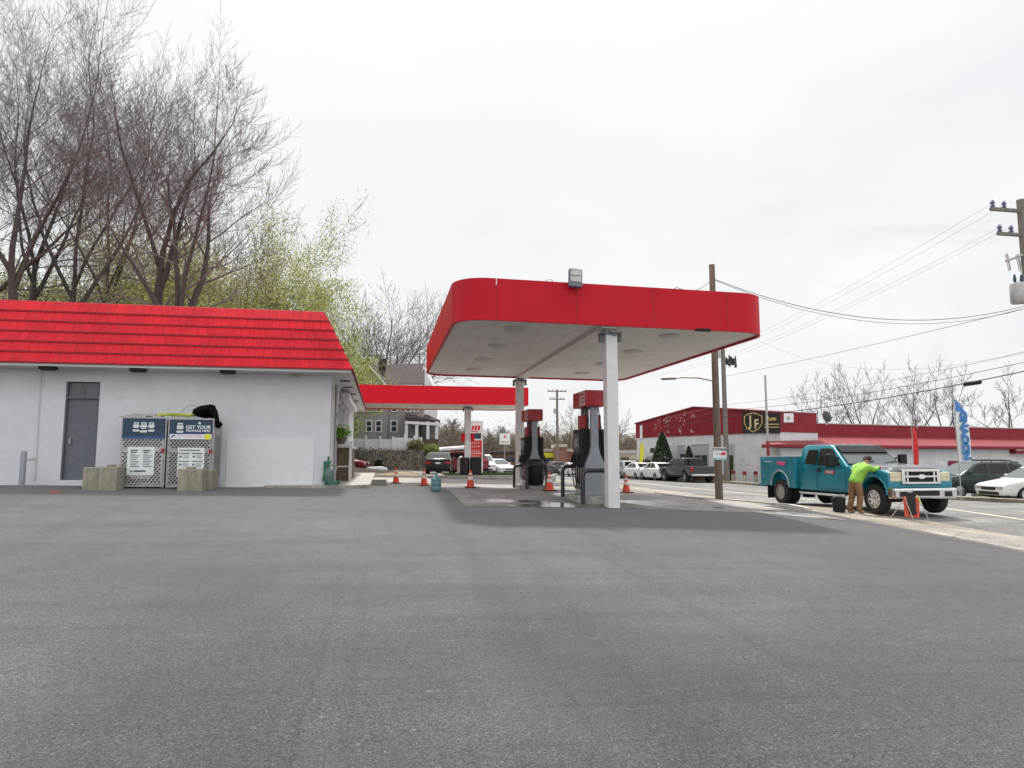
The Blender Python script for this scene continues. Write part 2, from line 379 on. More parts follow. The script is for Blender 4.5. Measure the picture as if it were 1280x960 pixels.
drape('ground',-400,600,-120,700,0,M['dirt'])
drape('asphalt_lot',-60,11.6,-60,34,.02,M['asphalt'])
drape('forecourt',2.2,11.6,34,60,.02,M['road'])
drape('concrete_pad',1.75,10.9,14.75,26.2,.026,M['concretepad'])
drape('concrete_strip',1.75,10.9,26.2,27.4,.030,M['concrete'])
drape('concrete_apron',-8,2.2,27.0,37.5,.034,M['concrete'])
drape('road',14.0,23,-60,300,.016,M['road'])
drape('road_shoulder',11.6,14.0,-60,300,.018,M['shoulder'])
drape('road_line',16.9,17.05,-40,200,.022,M['paint'])
drape('road_line',14.05,14.15,30,200,.024,M['paint'])
drape('kerb',11.62,11.80,17.6,28.5,.075,M['whitepaint'],.08)
drape('concrete_patch',11.7,13.2,9.5,13.6,.028,M['concrete'])
drape('sidewalk',23,24.5,-40,200,.15,M['shoulder'],.15)
drape('grass_verge',24.5,25.6,-40,46,.05,M['grass'],.05)
drape('far_lot',25.6,90,-40,70,.022,M['road'])
drape('side_street',-60,11.6,60,66,.03,M['road'])
# hillside behind the store and under the grey house
b=MB(); xs=[-90,-70,-50,-35,-20,-12,-8,-5,-2,2,6,9,10.5,12,13.5,15,16.1]; ys=[35.5,40,45,50,56,60,62,64,66,66.9,68,69,70,71,72,73.1,76,80,90,100,110.2]
for y in ys:
    for x in xs: b.v.append((x,y,G(x,y)+bump_hill(x,y)+(.0 if bump_hill(x,y)>.03 else -.06)))
n=len(xs)
for j in range(len(ys)-1):
    for i in range(n-1): b.f.append((j*n+i,j*n+i+1,(j+1)*n+i+1,(j+1)*n+i)); b.m.append(0)
o=b.build('hillside',M['litter'],fix=False,smooth=60); struct(o)
def H(x,y): return G(x,y)+bump_hill(x,y)
# traffic island under the far canopy
b=MB(); b.prism([(3.6,38.2),(9.3,38.2),(9.8,38.7),(9.8,42.3),(9.3,42.8),(3.6,42.8),(3.2,42.3),(3.2,38.7)],'xy',G(6,40)-.3,G(6,40)+.17)
struct(b.build('traffic_island',M['curb'],bevel=.03))
b=MB(); random.seed(3)
for i in range(5200):
    x=random.uniform(3.5,9.5); y=random.uniform(38.5,42.5); a=random.uniform(0,6.28); h=random.uniform(.03,.11); w=.025
    z=G(6,40)+.17; dx,dy=math.cos(a)*w,math.sin(a)*w; b.add([(x-dx,y-dy,z),(x+dx,y+dy,z),(x+random.uniform(-.04,.04),y+random.uniform(-.04,.04),z+h)],[(0,1,2)])
tag(b.build('island_grass',M['grass'],fix=False),'short green grass growing on the traffic island','grass',kind='stuff')
# twigs, dead stems and ivy on the bank
b=MB(); random.seed(31)
for i in range(5200):
    x=random.uniform(-14,11); y=random.uniform(66.5,73.2); z=H(x,y)
    if random.random()<.45:
        d=Vector((random.gauss(0,.35),random.gauss(-.2,.3),random.uniform(.4,1))).normalized()*random.uniform(.2,.55); b.tube([(x,y,z-.05),(x+d.x,y+d.y,z+d.z)],[.022,.008],3,0,False)
    else:
        P=Vector((x,y,z+random.uniform(0,.3))); a=Vector((random.uniform(-1,1),random.uniform(-1,1),random.uniform(-1,1))).normalized()*.11; e=a.orthogonal().normalized()*.07
        b.add([P-a,P+e,P+a,P-e],[(0,1,2,3)],1 if random.random()<.6 else 2)
tag(b.build('bank_brush',[M['bark2'],M['litter'],M['ever']],fix=False),'dead stems, leaves and ivy covering the bank below the white fence','brush',kind='stuff')
# ------------------------------------------------------------------ store
WY=19.0; XR=-1.39; XLft=-24.0; YB=33.5; ZE=2.30+Z0; ZT=3.97+Z0
store=thing('store_building','long white painted store with red shingled mansard roof and grey side door','building',(-10,WY,G(-10,WY)))
d0=atY(77.5,560,WY-.0).x; d1=atY(120.5,560,WY).x; zd=atY(98,600,WY).z; zdt=atY(98,498,WY).z; ztr=atY(98,477,WY).z
b=MB()
b.bx(XLft,d0,WY,WY+.3,-.2,ZE); b.bx(d1,XR,WY,WY+.3,-.2,ZE); b.bx(d0,d1,WY+.001,WY+.3,ztr,ZE); b.bx(d0,d1,WY-.04,WY+.3,-.2,zd)
b.bx(d0-.001,d1+.001,WY+.29,WY+.4,zd,ztr)
# side wall with shop windows, back and left
sw=[(19.3,22.2),(24.2,24.5),(26.7,27.0),(29.2,YB)]
for a,c in sw: b.bx(XR-.3,XR,a,c,-.2,ZE)
for a,c in [(22.2,24.2),(24.5,26.7),(27.0,29.2)]: b.bx(XR-.3,XR-.002,a,c,-.2,1.75); b.bx(XR-.3,XR-.002,a,c,3.5,ZE)
b.bx(XLft,XR,YB,YB+.3,-.2,ZE); b.bx(XLft-.3,XLft,WY,YB,-.2,ZE)
wall=b.build('wall',M['block'],store)
b=MB(); b.bx(d0+.03,d1-.03,WY+.10,WY+.15,zd+.01,zdt); dr=b.build('door',M['greydoor'],store)
b=MB(); b.box((d0+.14,WY+.08,(zd+zdt)/2-.05),(.05,.06,.14)); b.build('door_handle',M['steel'],dr)
b=MB(); b.bx(d0+.03,d1-.03,WY+.10,WY+.16,zdt+.03,ztr-.03); b.bx(d0+.12,(d0+d1)/2,WY+.085,WY+.11,zdt+.09,ztr-.1); b.build('transom_panel',M['greydoor2'],store)
b=MB(); b.bx(d0-.0,d0+.03,WY+.02,WY+.2,zd,ztr); b.bx(d1-.03,d1,WY+.02,WY+.2,zd,ztr); b.bx(d0+.03,d1-.03,WY+.02,WY+.2,zdt,zdt+.03); b.build('door_frame',M['greydoor'],store)
# boarded panel and conduit
x0=atY(283,580,WY).x; x1=atY(392,580,WY).x; zz=atY(330,548,WY).z
b=MB(); b.bx(x0,x1,WY-.02,WY-.001,G(-3,WY)+.05,zz); b.bx(x0,x1,WY-.03,WY-.02,G(-3,WY)+.03,G(-3,WY)+.07); b.build('boarded_panel',M['white2'],store)
xc=atY(49,520,WY).x; zc=atY(20,457,WY).z
b=MB(); b.tube([(xc,WY-.025,zd),(xc,WY-.025,zc),(XLft,WY-.025,zc)],.022,6); b.build('conduit',M['white'],store)
# mansard
n=6; yl0,yu0=18.30,19.15; xr0,xu0=-.83,-1.66
b=MB(); lip=MB()
for i in range(n):
    f0=i/n; f1=(i+1.12)/n if i<n-1 else 1
    o=.035
    ya=yl0+(yu0-yl0)*f0-o; yb=yl0+(yu0-yl0)*f1; za=ZE+(ZT-ZE)*f0; zb=ZE+(ZT-ZE)*f1
    xa=xr0+(xu0-xr0)*f0+o; xb=xr0+(xu0-xr0)*f1
    b.quad((XLft,ya,za),(xa,ya,za),(xb,yb,zb),(XLft,yb,zb)); b.quad((xa,ya,za),(xa,YB+.5,za),(xb,YB,zb),(xb,yb,zb),1)
    lip.quad((XLft,ya,za),(XLft,ya+.04,za-.004),(xa-.04,ya+.04,za-.004),(xa,ya,za)); lip.quad((xa,ya,za),(xa-.04,ya+.04,za-.004),(xa-.04,YB+.5,za-.004),(xa,YB+.5,za))
    lip.bx(XLft,xa-.005,ya-.006,ya+.01,za-.035,za-.001); lip.bx(xa-.01,xa+.006,ya-.006,YB+.5,za-.035,za-.001)
b.quad((XLft,yu0,ZT-.01),(xu0,yu0,ZT-.01),(xu0,YB,ZT-.01),(XLft,YB,ZT-.01))
roof=b.build('roof',[M['red_roof'],M['red_roof_side']],store,fix=False)
lip.build('shingle_edge',M['red_lip'],roof,fix=False)
b=MB(); b.bx(XLft,xr0-.02,yl0+.01,WY+.001,ZE-.09,ZE-.005); b.bx(XR-.001,xr0-.02,WY,YB+.45,ZE-.09,ZE-.005); b.build('soffit',M['white'],store)
for y in (20.2,22.0,24.4,27.5):
    b=MB(); b.bx(XR+.14,XR+.42,y,y+.35,ZE-.098,ZE-.088); b.build('soffit_vent',M['dark'],store)
for px in (60,173,285):
    p=atY(px,456,18.5); b=MB(); b.bx(p.x-.18,p.x+.18,18.42,18.62,ZE-.16,ZE-.09); b.bx(p.x-.14,p.x+.14,18.45,18.59,ZE-.18,ZE-.16); b.build('eave_light',M['black'],store)
p=atY(371,468,WY); b=MB(); b.box((p.x,WY-.03,p.z),(.12,.06,.12)); b.tube([(p.x-.03,WY-.05,p.z+.02),(p.x-.1,WY-.16,p.z+.05)],[.05,.075],10); b.tube([(p.x+.03,WY-.05,p.z),(p.x+.09,WY-.16,p.z+.03)],[.05,.07],10)
b.build('wall_lamp',M['galv'],store)
# side windows (glazing, frames) and awning light box
for a,c in [(22.2,24.2),(24.5,26.7),(27.0,29.2)]:
    b=MB(); b.bx(XR-.16,XR-.12,a+.06,c-.06,1.82,3.44); w=b.build('window',M['winglass'],store)
    b=MB(); b.bx(XR-.18,XR-.06,a,a+.06,1.75,3.5); b.bx(XR-.18,XR-.06,c-.06,c,1.75,3.5); b.bx(XR-.18,XR-.06,a+.06,c-.06,1.75,1.82); b.bx(XR-.18,XR-.06,a+.06,c-.06,3.44,3.5); b.bx(XR-.17,XR-.07,(a+c)/2-.03,(a+c)/2+.03,1.82,3.44)
    b.build('window_frame',M['white'],w)
b=MB(); b.bx(XR+.02,XR+.30,22.8,29.5,3.50,3.72); b.build('light_box',M['white2'],store,bevel=.02)
b=MB(); b.tube([(XR+.03,20.6,.9),(XR+.03,20.6,3.75)],.03,8); b.box((XR+.06,20.6,2.85),(.1,.12,.18)); b.build('meter_conduit',M['steel'],store)
# walkway beside the store
b=MB(); zw=G(-1,20)+.14
b.prism([(XR-1.6,18.72),(-.75,18.72),(-.32,19.2),(-.32,23.2),(.15,23.2),(.15,25.2),(-.32,25.2),(-.32,33.5),(XR,33.5),(XR,18.98),(XR-1.6,18.98)],'xy',.2,zw); struct(b.build('walkway',M['curb'],bevel=.02))
# ------------------------------------------------------------------ canopies
def canopy(name,label,x0,x1,y0,y1,zb,zt,rad,redm,cols,lights,tilt,beam,seams=()):
    root=thing(name,label,'canopy',((x0+x1)/2,(y0+y1)/2,G((x0+x1)/2,(y0+y1)/2)))
    def outline(e):
        pts=[]; r=max(rad-e,.02)
        for cx,cy,a0 in ((x1-rad,y0+rad,-90),(x1-rad,y1-rad,0),(x0+rad,y1-rad,90),(x0+rad,y0+rad,180)):
            for k in range(9):
                a=R(a0+90*k/8); pts.append((cx+r*math.cos(a),cy+r*math.sin(a)))
        return pts
    xm=(x0+x1)/2
    sh=lambda p:(p[0],p[1],p[2]-tilt*(p[0]-xm))
    O=outline(0); I=outline(.07); n=len(O); b=MB()
    for i in range(n):
        j=(i+1)%n; 
        b.quad((*O[i],zb),(*O[j],zb),(*O[j],zt),(*O[i],zt)); b.quad((*I[i],zb),(*I[j],zb),(*I[j],zt),(*I[i],zt))
        b.quad((*O[i],zb),(*O[j],zb),(*I[j],zb),(*I[i],zb)); b.quad((*O[i],zt),(*O[j],zt),(*I[j],zt),(*I[i],zt))
    b.v=[sh(p) for p in b.v]; fa=b.build('fascia',redm,root,smooth=30)
    if seams:
        for x in seams:
            b=MB(); b.bx(x-.006,x+.006,y0-.004,y0+.01,zb+.01,zt-.01); b.v=[sh(p) for p in b.v]; b.build('fascia_seam',M['seam'],fa)
    b=MB(); b.prism(outline(.075),'xy',zb+.05,zb+.25); b.v=[sh(p) for p in b.v]; b.build('deck',M['deck'],root)
    if beam:
        b=MB(); 
        for xx in beam: b.bx(xx-.2,xx+.2,y0+.12,y1-.12,zb-.03,zb+.049)
        b.v=[sh(p) for p in b.v]; b.build('beam',M['deck'],root)
    for (x,y,w) in cols:
        zc=zb-(0.035 if beam else -.049)-tilt*(x-xm); b=MB(); g=G(x,y); b.bx(x-w/2,x+w/2,y-w/2,y+w/2,g-.1,zc); c=b.build('column',M['white'],root,bevel=.012)
        b=MB(); b.bx(x-w/2-.09,x+w/2+.09,y-w/2-.06,y+w/2+.06,zc-.10,zc-.05); b.bx(x-w/2-.12,x-w/2-.05,y-.05,y+.05,zc-.28,zc-.10); b.bx(x+w/2+.05,x+w/2+.12,y-.05,y+.05,zc-.25,zc-.10); b.tube([(x-.1,y-w/2-.05,zc-.05),(x+.08,y-w/2-.05,zc-.12)],.03,6)
        b.build('column_bracket',M['greydoor2'],c)
    for (x,y) in lights:
        b=MB(); z=zb+.05-tilt*(x-xm); b.lathe([(.27,z-.001),(.27,z-.03),(.22,z-.05)],20,Matrix.Translation((x,y,0))); lg=b.build('ceiling_light',M['white'],root,smooth=35)
        b=MB(); b.lathe([(.20,z-.052),(.14,z-.062)],20,Matrix.Translation((x,y,0))); b.build('lens',M['white'],lg,smooth=35)
    return root
# near canopy
zb=2.93+Z0; zt=3.86+Z0
can=canopy('fuel_canopy','large white-bellied fuel canopy with thick red fascia and rounded corners over the two pumps',1.46,8.93,14.5,25.0,zb,zt,.75,M['red'],
   [(5.08,14.92,.27),(4.92,24.75,.27)],[(x,y) for x in (3.0,6.85) for y in (15.6,18.1,20.7,23.2)],.011,[5.0],seams=(2.37,4.18,5.99,7.8))
b=MB(); b.bx(2.355,2.375,14.488,14.498,zt-.12,zt+.02); b.build('white_tape',M['white2'],can)
b=MB(); b.bx(7.0,7.35,14.47,14.56,zb-.045,zb+.012); b.build('torn_edge',M['dark'],can)
fl=None
p=atY(717,350,14.5)
b=MB(); Mx=Matrix.Translation((p.x,14.36,p.z))@Matrix.Rotation(R(4),4,'Y')@Matrix.Rotation(R(-10),4,'X')
b.bx(-.15,.15,-.05,.06,-.21,.21,0,Mx); fl=b.build('flood_light',M['greydoor'],can,bevel=.012)
b=MB(); 
for k in range(2): b.bx(-.125,.125,-.062,-.049,-.10+k*.15,.03+k*.15,0,Mx)
b.build('lens',M['galv'],fl)
b=MB(); b.bx(-.03,.03,.06,.2,-.1,.0,0,Mx); b.build('bracket',M['black'],fl)
b=MB(); q=atY(687,348,14.6); b.tube([(q.x-.1,14.6,zt-.02),(q.x-.07,14.6,zt+.07),(q.x,14.6,zt+.10),(q.x+.06,14.6,zt+.07),(q.x+.09,14.6,zt-.02)],.012,6); b.build('loose_cable',M['galv'],can)
# far canopy
far=canopy('fuel_canopy','smaller far canopy with flat bright red fascia beyond the cones',-5.2,7.86,37.0,41.6,2.86+Z0,3.84+Z0,.06,M['red2'],[(4.78,39.4,.34),(-2.08,39.4,.34)],[(-3.5,39.3),(.2,39.3),(1.8,39.3),(6.3,39.3)],0,None)
for (x,y) in ((4.78,39.4),(-2.08,39.4)):
    for s in (-1,1):
        b=MB(); b.bx(x+s*.27-.08,x+s*.27+.08,y-.3,y+.3,2.55,3.0); o=b.build('fuel_sign',M['red2'],far)
# ------------------------------------------------------------------ world, sun, camera
sc=bpy.context.scene
w=bpy.data.worlds.new('World'); sc.world=w; w.use_nodes=True; nt=w.node_tree; N=nt.nodes; L=nt.links
bg=N['Background']; SUN_EL,SUN_AZ=R(60),R(4)   # azimuth from +Y towards +X
sky=N.new('ShaderNodeTexSky'); sky.sky_type='NISHITA'; sky.sun_disc=False; sky.sun_elevation=SUN_EL; sky.sun_rotation=SUN_AZ; sky.air_density=1; sky.dust_density=2
bg.inputs['Strength'].default_value=.15
bg2=N.new('ShaderNodeBackground'); bg2.inputs['Strength'].default_value=1
tc=N.new('ShaderNodeTexCoord'); sp=N.new('ShaderNodeSeparateXYZ'); L.new(tc.outputs['Generated'],sp.inputs[0])
# cloud layer: project the direction on a plane overhead so that clouds flatten towards the horizon
mx=N.new('ShaderNodeMath'); mx.operation='MAXIMUM'; mx.inputs[1].default_value=.22; L.new(sp.outputs['Z'],mx.inputs[0])
dv=N.new('ShaderNodeVectorMath'); dv.operation='DIVIDE'; cb=N.new('ShaderNodeCombineXYZ')
for k in range(3): L.new(mx.outputs[0],cb.inputs[k])
L.new(tc.outputs['Generated'],dv.inputs[0]); L.new(cb.outputs[0],dv.inputs[1])
n1=N.new('ShaderNodeTexNoise'); n1.inputs['Scale'].default_value=.55; n1.inputs['Detail'].default_value=6; n1.inputs['Roughness'].default_value=.55; n1.inputs['Distortion'].default_value=.5; L.new(dv.outputs[0],n1.inputs['Vector'])
mr=N.new('ShaderNodeMapRange'); mr.interpolation_type='SMOOTHSTEP'; mr.inputs[1].default_value=.28; mr.inputs[2].default_value=.48; mr.inputs[3].default_value=.84; mr.inputs[4].default_value=1.0; L.new(n1.outputs['Fac'],mr.inputs[0])
n2=N.new('ShaderNodeTexNoise'); n2.inputs['Scale'].default_value=.9; n2.inputs['Detail'].default_value=5; L.new(dv.outputs[0],n2.inputs['Vector'])
rp=N.new('ShaderNodeValToRGB'); rp.color_ramp.elements[0].position=.3; rp.color_ramp.elements[1].position=.7
rp.color_ramp.elements[0].color=(.86,.88,.915,1); rp.color_ramp.elements[1].color=(.955,.965,.98,1); L.new(n2.outputs['Fac'],rp.inputs['Fac'])
# overcast luminance: brighter towards the zenith, plus unseen fill light added behind the viewer
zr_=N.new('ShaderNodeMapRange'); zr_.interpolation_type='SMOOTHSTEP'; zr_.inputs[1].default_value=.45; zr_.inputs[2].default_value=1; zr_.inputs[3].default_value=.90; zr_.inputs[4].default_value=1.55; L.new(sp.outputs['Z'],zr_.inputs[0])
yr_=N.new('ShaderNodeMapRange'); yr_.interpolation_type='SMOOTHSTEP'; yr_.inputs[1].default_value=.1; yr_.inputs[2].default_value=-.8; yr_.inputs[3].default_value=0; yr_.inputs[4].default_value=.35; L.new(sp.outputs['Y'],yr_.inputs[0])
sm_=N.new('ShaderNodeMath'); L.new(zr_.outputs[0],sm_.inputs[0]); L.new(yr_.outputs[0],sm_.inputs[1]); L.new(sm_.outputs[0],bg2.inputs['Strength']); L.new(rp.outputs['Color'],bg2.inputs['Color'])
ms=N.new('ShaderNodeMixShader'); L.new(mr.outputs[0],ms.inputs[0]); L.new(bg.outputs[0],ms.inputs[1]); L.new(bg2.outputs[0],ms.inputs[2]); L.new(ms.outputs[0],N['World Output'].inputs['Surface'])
ld=bpy.data.lights.new('sun','SUN'); ld.energy=4.6; ld.angle=R(4); ld.color=(1,.96,.90)
so=bpy.data.objects.new('sun',ld); C.objects.link(so)
sd=Vector((math.sin(SUN_AZ)*math.cos(SUN_EL),math.cos(SUN_AZ)*math.cos(SUN_EL),math.sin(SUN_EL)))
so.rotation_euler=sd.to_track_quat('Z','Y').to_euler(); so.location=sd*60
cd=bpy.data.cameras.new('camera'); cd.sensor_width=36; cd.lens=F/1280*36; cd.clip_end=2000; cd.clip_start=.05
co=bpy.data.objects.new('camera',cd); C.objects.link(co); co.location=EYE; co.rotation_euler=(R(90)+PITCH,0,-YAW); sc.camera=co
sc.view_settings.view_transform='Standard'; sc.view_settings.look='None'; sc.view_settings.gamma=1; sc.view_settings.exposure=.18
# ------------------------------------------------------------------ propane cages
def perf_panel(b,x0,x1,z0,z1,y,t,holes,mi=0):
    # sheet facing -Y with rows of diamond holes left as real openings (grid of bars)
    pass
def cage(name,label,px0,px1,kind):
    a=atY(px0,560,18.0); c=atY(px1,560,18.0); W=c.x-a.x-.02; Hh=1.70
    xc=(a.x+c.x)/2; yb=18.0; z=G(xc,18.4)+.02
    t=thing(name,label,'gas cage',(xc,18.42,z),0,'cylinder cages against the store wall')
    h=W/2; f=-.42; k=.42
    b=MB(); b.bx(-h,h,f+.03,k,.05,Hh-.03); 
    for s in (-1,1): b.bx(s*h-(.03 if s>0 else 0),s*h+(0 if s>0 else .03),f,f+.03,0,Hh); 
    b.bx(-h+.03,h-.03,f,f+.03,Hh-.04,Hh); b.bx(-h+.03,h-.03,f,f+.03,.02,.08)
    for sx in (-h+.04,h-.1): b.bx(sx,sx+.06,f+.05,k-.02,0,.05)
    b.build('cabinet',M['galv'],t,local=True,bevel=.006)
    # door sheet
    d0,d1,dz0,dz1=-h+.035,h-.035,.09,1.16
    b=MB(); b.bx(d0,d1,f-.012,f+.028,dz0,dz1); door=b.build('door',M['steel'] if kind else M['galv'],t,local=True)
    hb=MB(); s=.082; hw=.030; hh=.019
    def hole(x,zq,y=f-.0135): hb.add([(x-hw,y,zq-hh),(x+hw*.4,y,zq-hh),(x+hw,y,zq+hh),(x-hw*.4,y,zq+hh)],[(0,1,2,3)])
    x=d0+.05; col=0
    nx=int((d1-d0-.08)/s)
    for i in range(nx+1):
        xx=d0+.05+i*s
        for r in range(21):
            zq=dz0+.05+r*.05; xo=xx+(r%2)*s/2
            if xo>d1-.04: continue
            side = (xo<d0+.24 or xo>d1-.26) and zq<.86
            top = zq>.96; bot= zq<.24
            if side or top or bot: hole(xo,zq)
    hb.build('vent_holes',M['dark'],door,local=True,fix=False)['kind']='stuff'
    hb=MB()
    for r in range(26):
        for i in range(10): 
            yy=f+.14+i*.065; zq=.28+r*.04; 
            hb.add([(h+.001,yy,zq-.012),(h+.001,yy+.035,zq-.012),(h+.001,yy+.035,zq+.012),(h+.001,yy,zq+.012)],[(0,1,2,3)])
    hb.build('side_vents',M['dark'],t,local=True,fix=False)['kind']='stuff'
    # top sign
    zz0,zz1=1.185,1.655
    b=MB(); b.bx(d0+.01,d1-.01,f-.02,f+.02,zz0,zz1); sg=b.build('sign_panel',M['navy'],t,local=True)
    def tank(x,zc,sc,y):
        q=MB(); P=lambda u,v:(x+u*sc,y,zc+v*sc)
        body=[(-.5,-.45),(-.42,-.62),(.42,-.62),(.5,-.45),(.52,.2),(.40,.45),(-.40,.45),(-.52,.2)]
        q.sheet([P(u,v) for u,v in body],(0,-.003,0),0)
        q.sheet([P(u,v) for u,v in [(-.505,-.32),(.505,-.32),(.52,.16),(-.52,.16)]],(0,-.0045,0),1)
        q.sheet([P(u,v) for u,v in [(-.36,.50),(.36,.50),(.36,.86),(-.36,.86)]],(0,-.003,0),0)
        q.sheet([P(u,v) for u,v in [(-.20,.58),(.20,.58),(.20,.72),(-.20,.72)]],(0,-.0045,0),1)
        return q.build('cylinder_picture',[M['paper'],M['navy']],sg,local=True)
    if kind==0:
        for x,zc in ((-.17,1.44),(.17,1.44),(0,1.425)): 
            tank(x,zc,.15 if x else .165,f-.0205-(0 if x else .004))
        b=MB(); b.bx(d0+.01,d1-.01,f-.023,f-.0201,zz0,zz0+.035); b.build('sign_stripe',M['blue'],sg,local=True)
        for x,zc in ((-.17,1.445),(.17,1.445),(0,1.425)):
            b=MB(); b.bx(x-.055,x+.055,f-.03,f-.0265,zc-.015,zc+.012); b.build('cylinder_label',M['paper'],sg,local=True)
    else:
        tank(d0+.24,1.44,.16,f-.0205)
        b=MB(); b.bx(d0+.17,d0+.31,f-.03,f-.0255,1.425,1.455); b.build('cylinder_label',M['paper'],sg,local=True)
        text('lettering','GET YOUR',.118,M['paper'],sg,(d0+.655,f-.022,1.475),weight=.003,local=True)
        text('lettering','PROPANE HERE',.079,M['paper'],sg,(d0+.655,f-.022,1.388),weight=.002,local=True)
        q=MB(); q.sheet([(d0+.66,f-.0202,1.55),(d0+.70,f-.0202,1.55),(d0+.715,f-.0202,1.575),(d0+.68,f-.0202,1.62),(d0+.645,f-.0202,1.575)],(0,-.003,0)); q.build('flame_emblem',M['paper'],sg,local=True)
        b=MB(); b.bx(d0+.01,d1-.01,f-.024,f-.0201,1.305,1.325); b.build('sign_stripe',M['blue'],sg,local=True)
        b=MB(); b.bx(d0+.01,d1-.01,f-.024,f-.0201,1.185,1.305); b.build('lower_strip',M['paper'],sg,local=True)
        b=MB(); b.lathe([(.075,-.0),(.075,.004)],16,Matrix.Translation((d1-.10,f-.024,1.245))@Matrix.Rotation(R(90),4,'X')); b.build('yellow_sticker',M['ylw'],sg,local=True)
        b=MB(); b.sheet([(d0+.03,f-.0242,1.24),(d0+.06,f-.0242,1.225),(d0+.14,f-.0242,1.275),(d0+.11,f-.0242,1.292)],(0,-.003,0)); b.build('lower_strip_mark',M['signblack'],sg,local=True)
        b=MB(); 
        for i in range(9): b.bx(d0+.2+i*.072,d0+.255+i*.072,f-.0262,f-.0242,1.255,1.27)
        b.build('lower_strip_print',M['pink'],sg,local=True)
    # notice
    nx0,nx1,nz0,nz1=(-.33,.27,.30,.98) if kind==0 else (-.27,.33,.28,.98)
    b=MB(); b.bx(nx0,nx1,f-.020,f-.0121,nz0,nz1); nt_=b.build('notice',M['paper'],t,local=True)
    b=MB()
    if kind==0:
        for c0 in (nx0+.07,nx0+.35):
            for r in range(10):
                wdt=.20 if r>2 else .16; b.bx(c0,c0+wdt-.03*(r%3),f-.0225,f-.0201,nz1-.10-r*.042,nz1-.085-r*.042+(.008 if r<2 else 0))
        b.bx(nx0+.15,nx0+.42,f-.0225,f-.0201,nz0+.08,nz0+.115)
        b.sheet([(nx0+.09,f-.0201,nz0+.07),(nx0+.12,f-.0201,nz0+.07),(nx0+.125,f-.0201,nz0+.10),(nx0+.105,f-.0201,nz0+.135),(nx0+.085,f-.0201,nz0+.10)],(0,-.0024,0))
    else:
        for r in range(3):
            zb_=nz1-.15-r*.19
            for cc in (0,1): b.bx(nx0+.02+cc*.30,nx0+.27+cc*.30,f-.0225,f-.0201,zb_,zb_+.022)
            for cc in (0,1):
                b.bx(nx0+.04+cc*.30,nx0+.085+cc*.30,f-.0225,f-.0201,zb_-.09,zb_-.045)
                for q in range(3): b.bx(nx0+.12+cc*.30,nx0+.25+cc*.30,f-.0225,f-.0201,zb_-.05-q*.03,zb_-.04-q*.03)
        b.bx(nx0+.04,nx1-.1,f-.0225,f-.0201,nz1-.075,nz1-.055)
    b.build('print',M['navy'],nt_,local=True)
    b=MB(); b.bx(d1-.05,d1+.01,f-.05,f-.012,.84,.94); b.build('latch',M['pumpred'],t,local=True)
    return t
cage('gas_cylinder_cage','metal gas cylinder cage whose blue sign pictures three cylinders',149.5,207.5,0)
cage('gas_cylinder_cage','metal gas cylinder cage whose sign reads GET YOUR PROPANE HERE',208.5,267,1)
p=atY(180,520,18.4); tz=G(p.x,18.4)+.02+1.70
b=MB(); random.seed(5)
for k in range(3): b.box((p.x-.12+.1*k,18.4+.03*k,tz+.02+.028*k),(.75-.08*k,.5,.024),0,None)
b.box((p.x+.3,18.3,tz+.02),(.35,.3,.03))
tag(b.build('flat_boards',M['galv']),'thin grey boards lying flat on top of the left gas cage','boards')
p=atY(222,518,18.3); pts=[]
for i in range(70):
    a=i*.42; rr=.24+.05*math.sin(i*.9); pts.append((p.x+.45*math.cos(a)*(1+.15*math.sin(i*.31))-.05,18.35+rr*math.sin(a)*.8,tz+.03+.05*abs(math.sin(i*.37))+i*.0005))
pts+= [(p.x+.55,18.3,tz+.10),(p.x+.75,18.25,tz+.03)]
b=MB(); b.tube(pts,.013,6); tag(b.build('hose_coil',M['yellowhose'],smooth=60),'loose coil of yellow green hose on top of the gas cages','hose')
b=MB(); x0=p.x+.02
b.tube([(x0+.62*(i/16),18.3,tz+.02+.30*math.sin(math.pi*i/16)**.8) for i in range(17)],.012,6)
tag(b.build('bent_cable',M['galv'],smooth=60),'grey cable arching up from the top of the right gas cage','cable')
# black bag slumped over the corner
p=atY(262,520,18.2); bm_=MB(); nu,nv=22,14; vs=[]
for j in range(nv):
    v=j/(nv-1)
    for i in range(nu):
        a=2*math.pi*i/nu; r=.06+.30*math.sin(math.pi*min(v*1.05,1))**.6
        x=math.cos(a)*r*1.15; y=math.sin(a)*r*.85; z=.30*(1-v)
        nz=.03*math.sin(5*a+6*v)+.025*math.sin(9*a-4*v)
        x+=nz; z+=nz*.7
        sag=min(max(0,x-.10),.22); z-=sag*1.7*(1-.1*v); x-=sag*.55
        vs.append((p.x+x,18.25+y,tz+z+.012))
fs=[(j*nu+i,j*nu+(i+1)%nu,(j+1)*nu+(i+1)%nu,(j+1)*nu+i) for j in range(nv-1) for i in range(nu)]+[tuple(range(nu-1,-1,-1)),tuple((nv-1)*nu+i for i in range(nu))]
bm_.add(vs,fs); tag(bm_.build('black_bag',M['bag'],smooth=80),'crumpled black bag slumped over the corner of the right gas cage','bag')
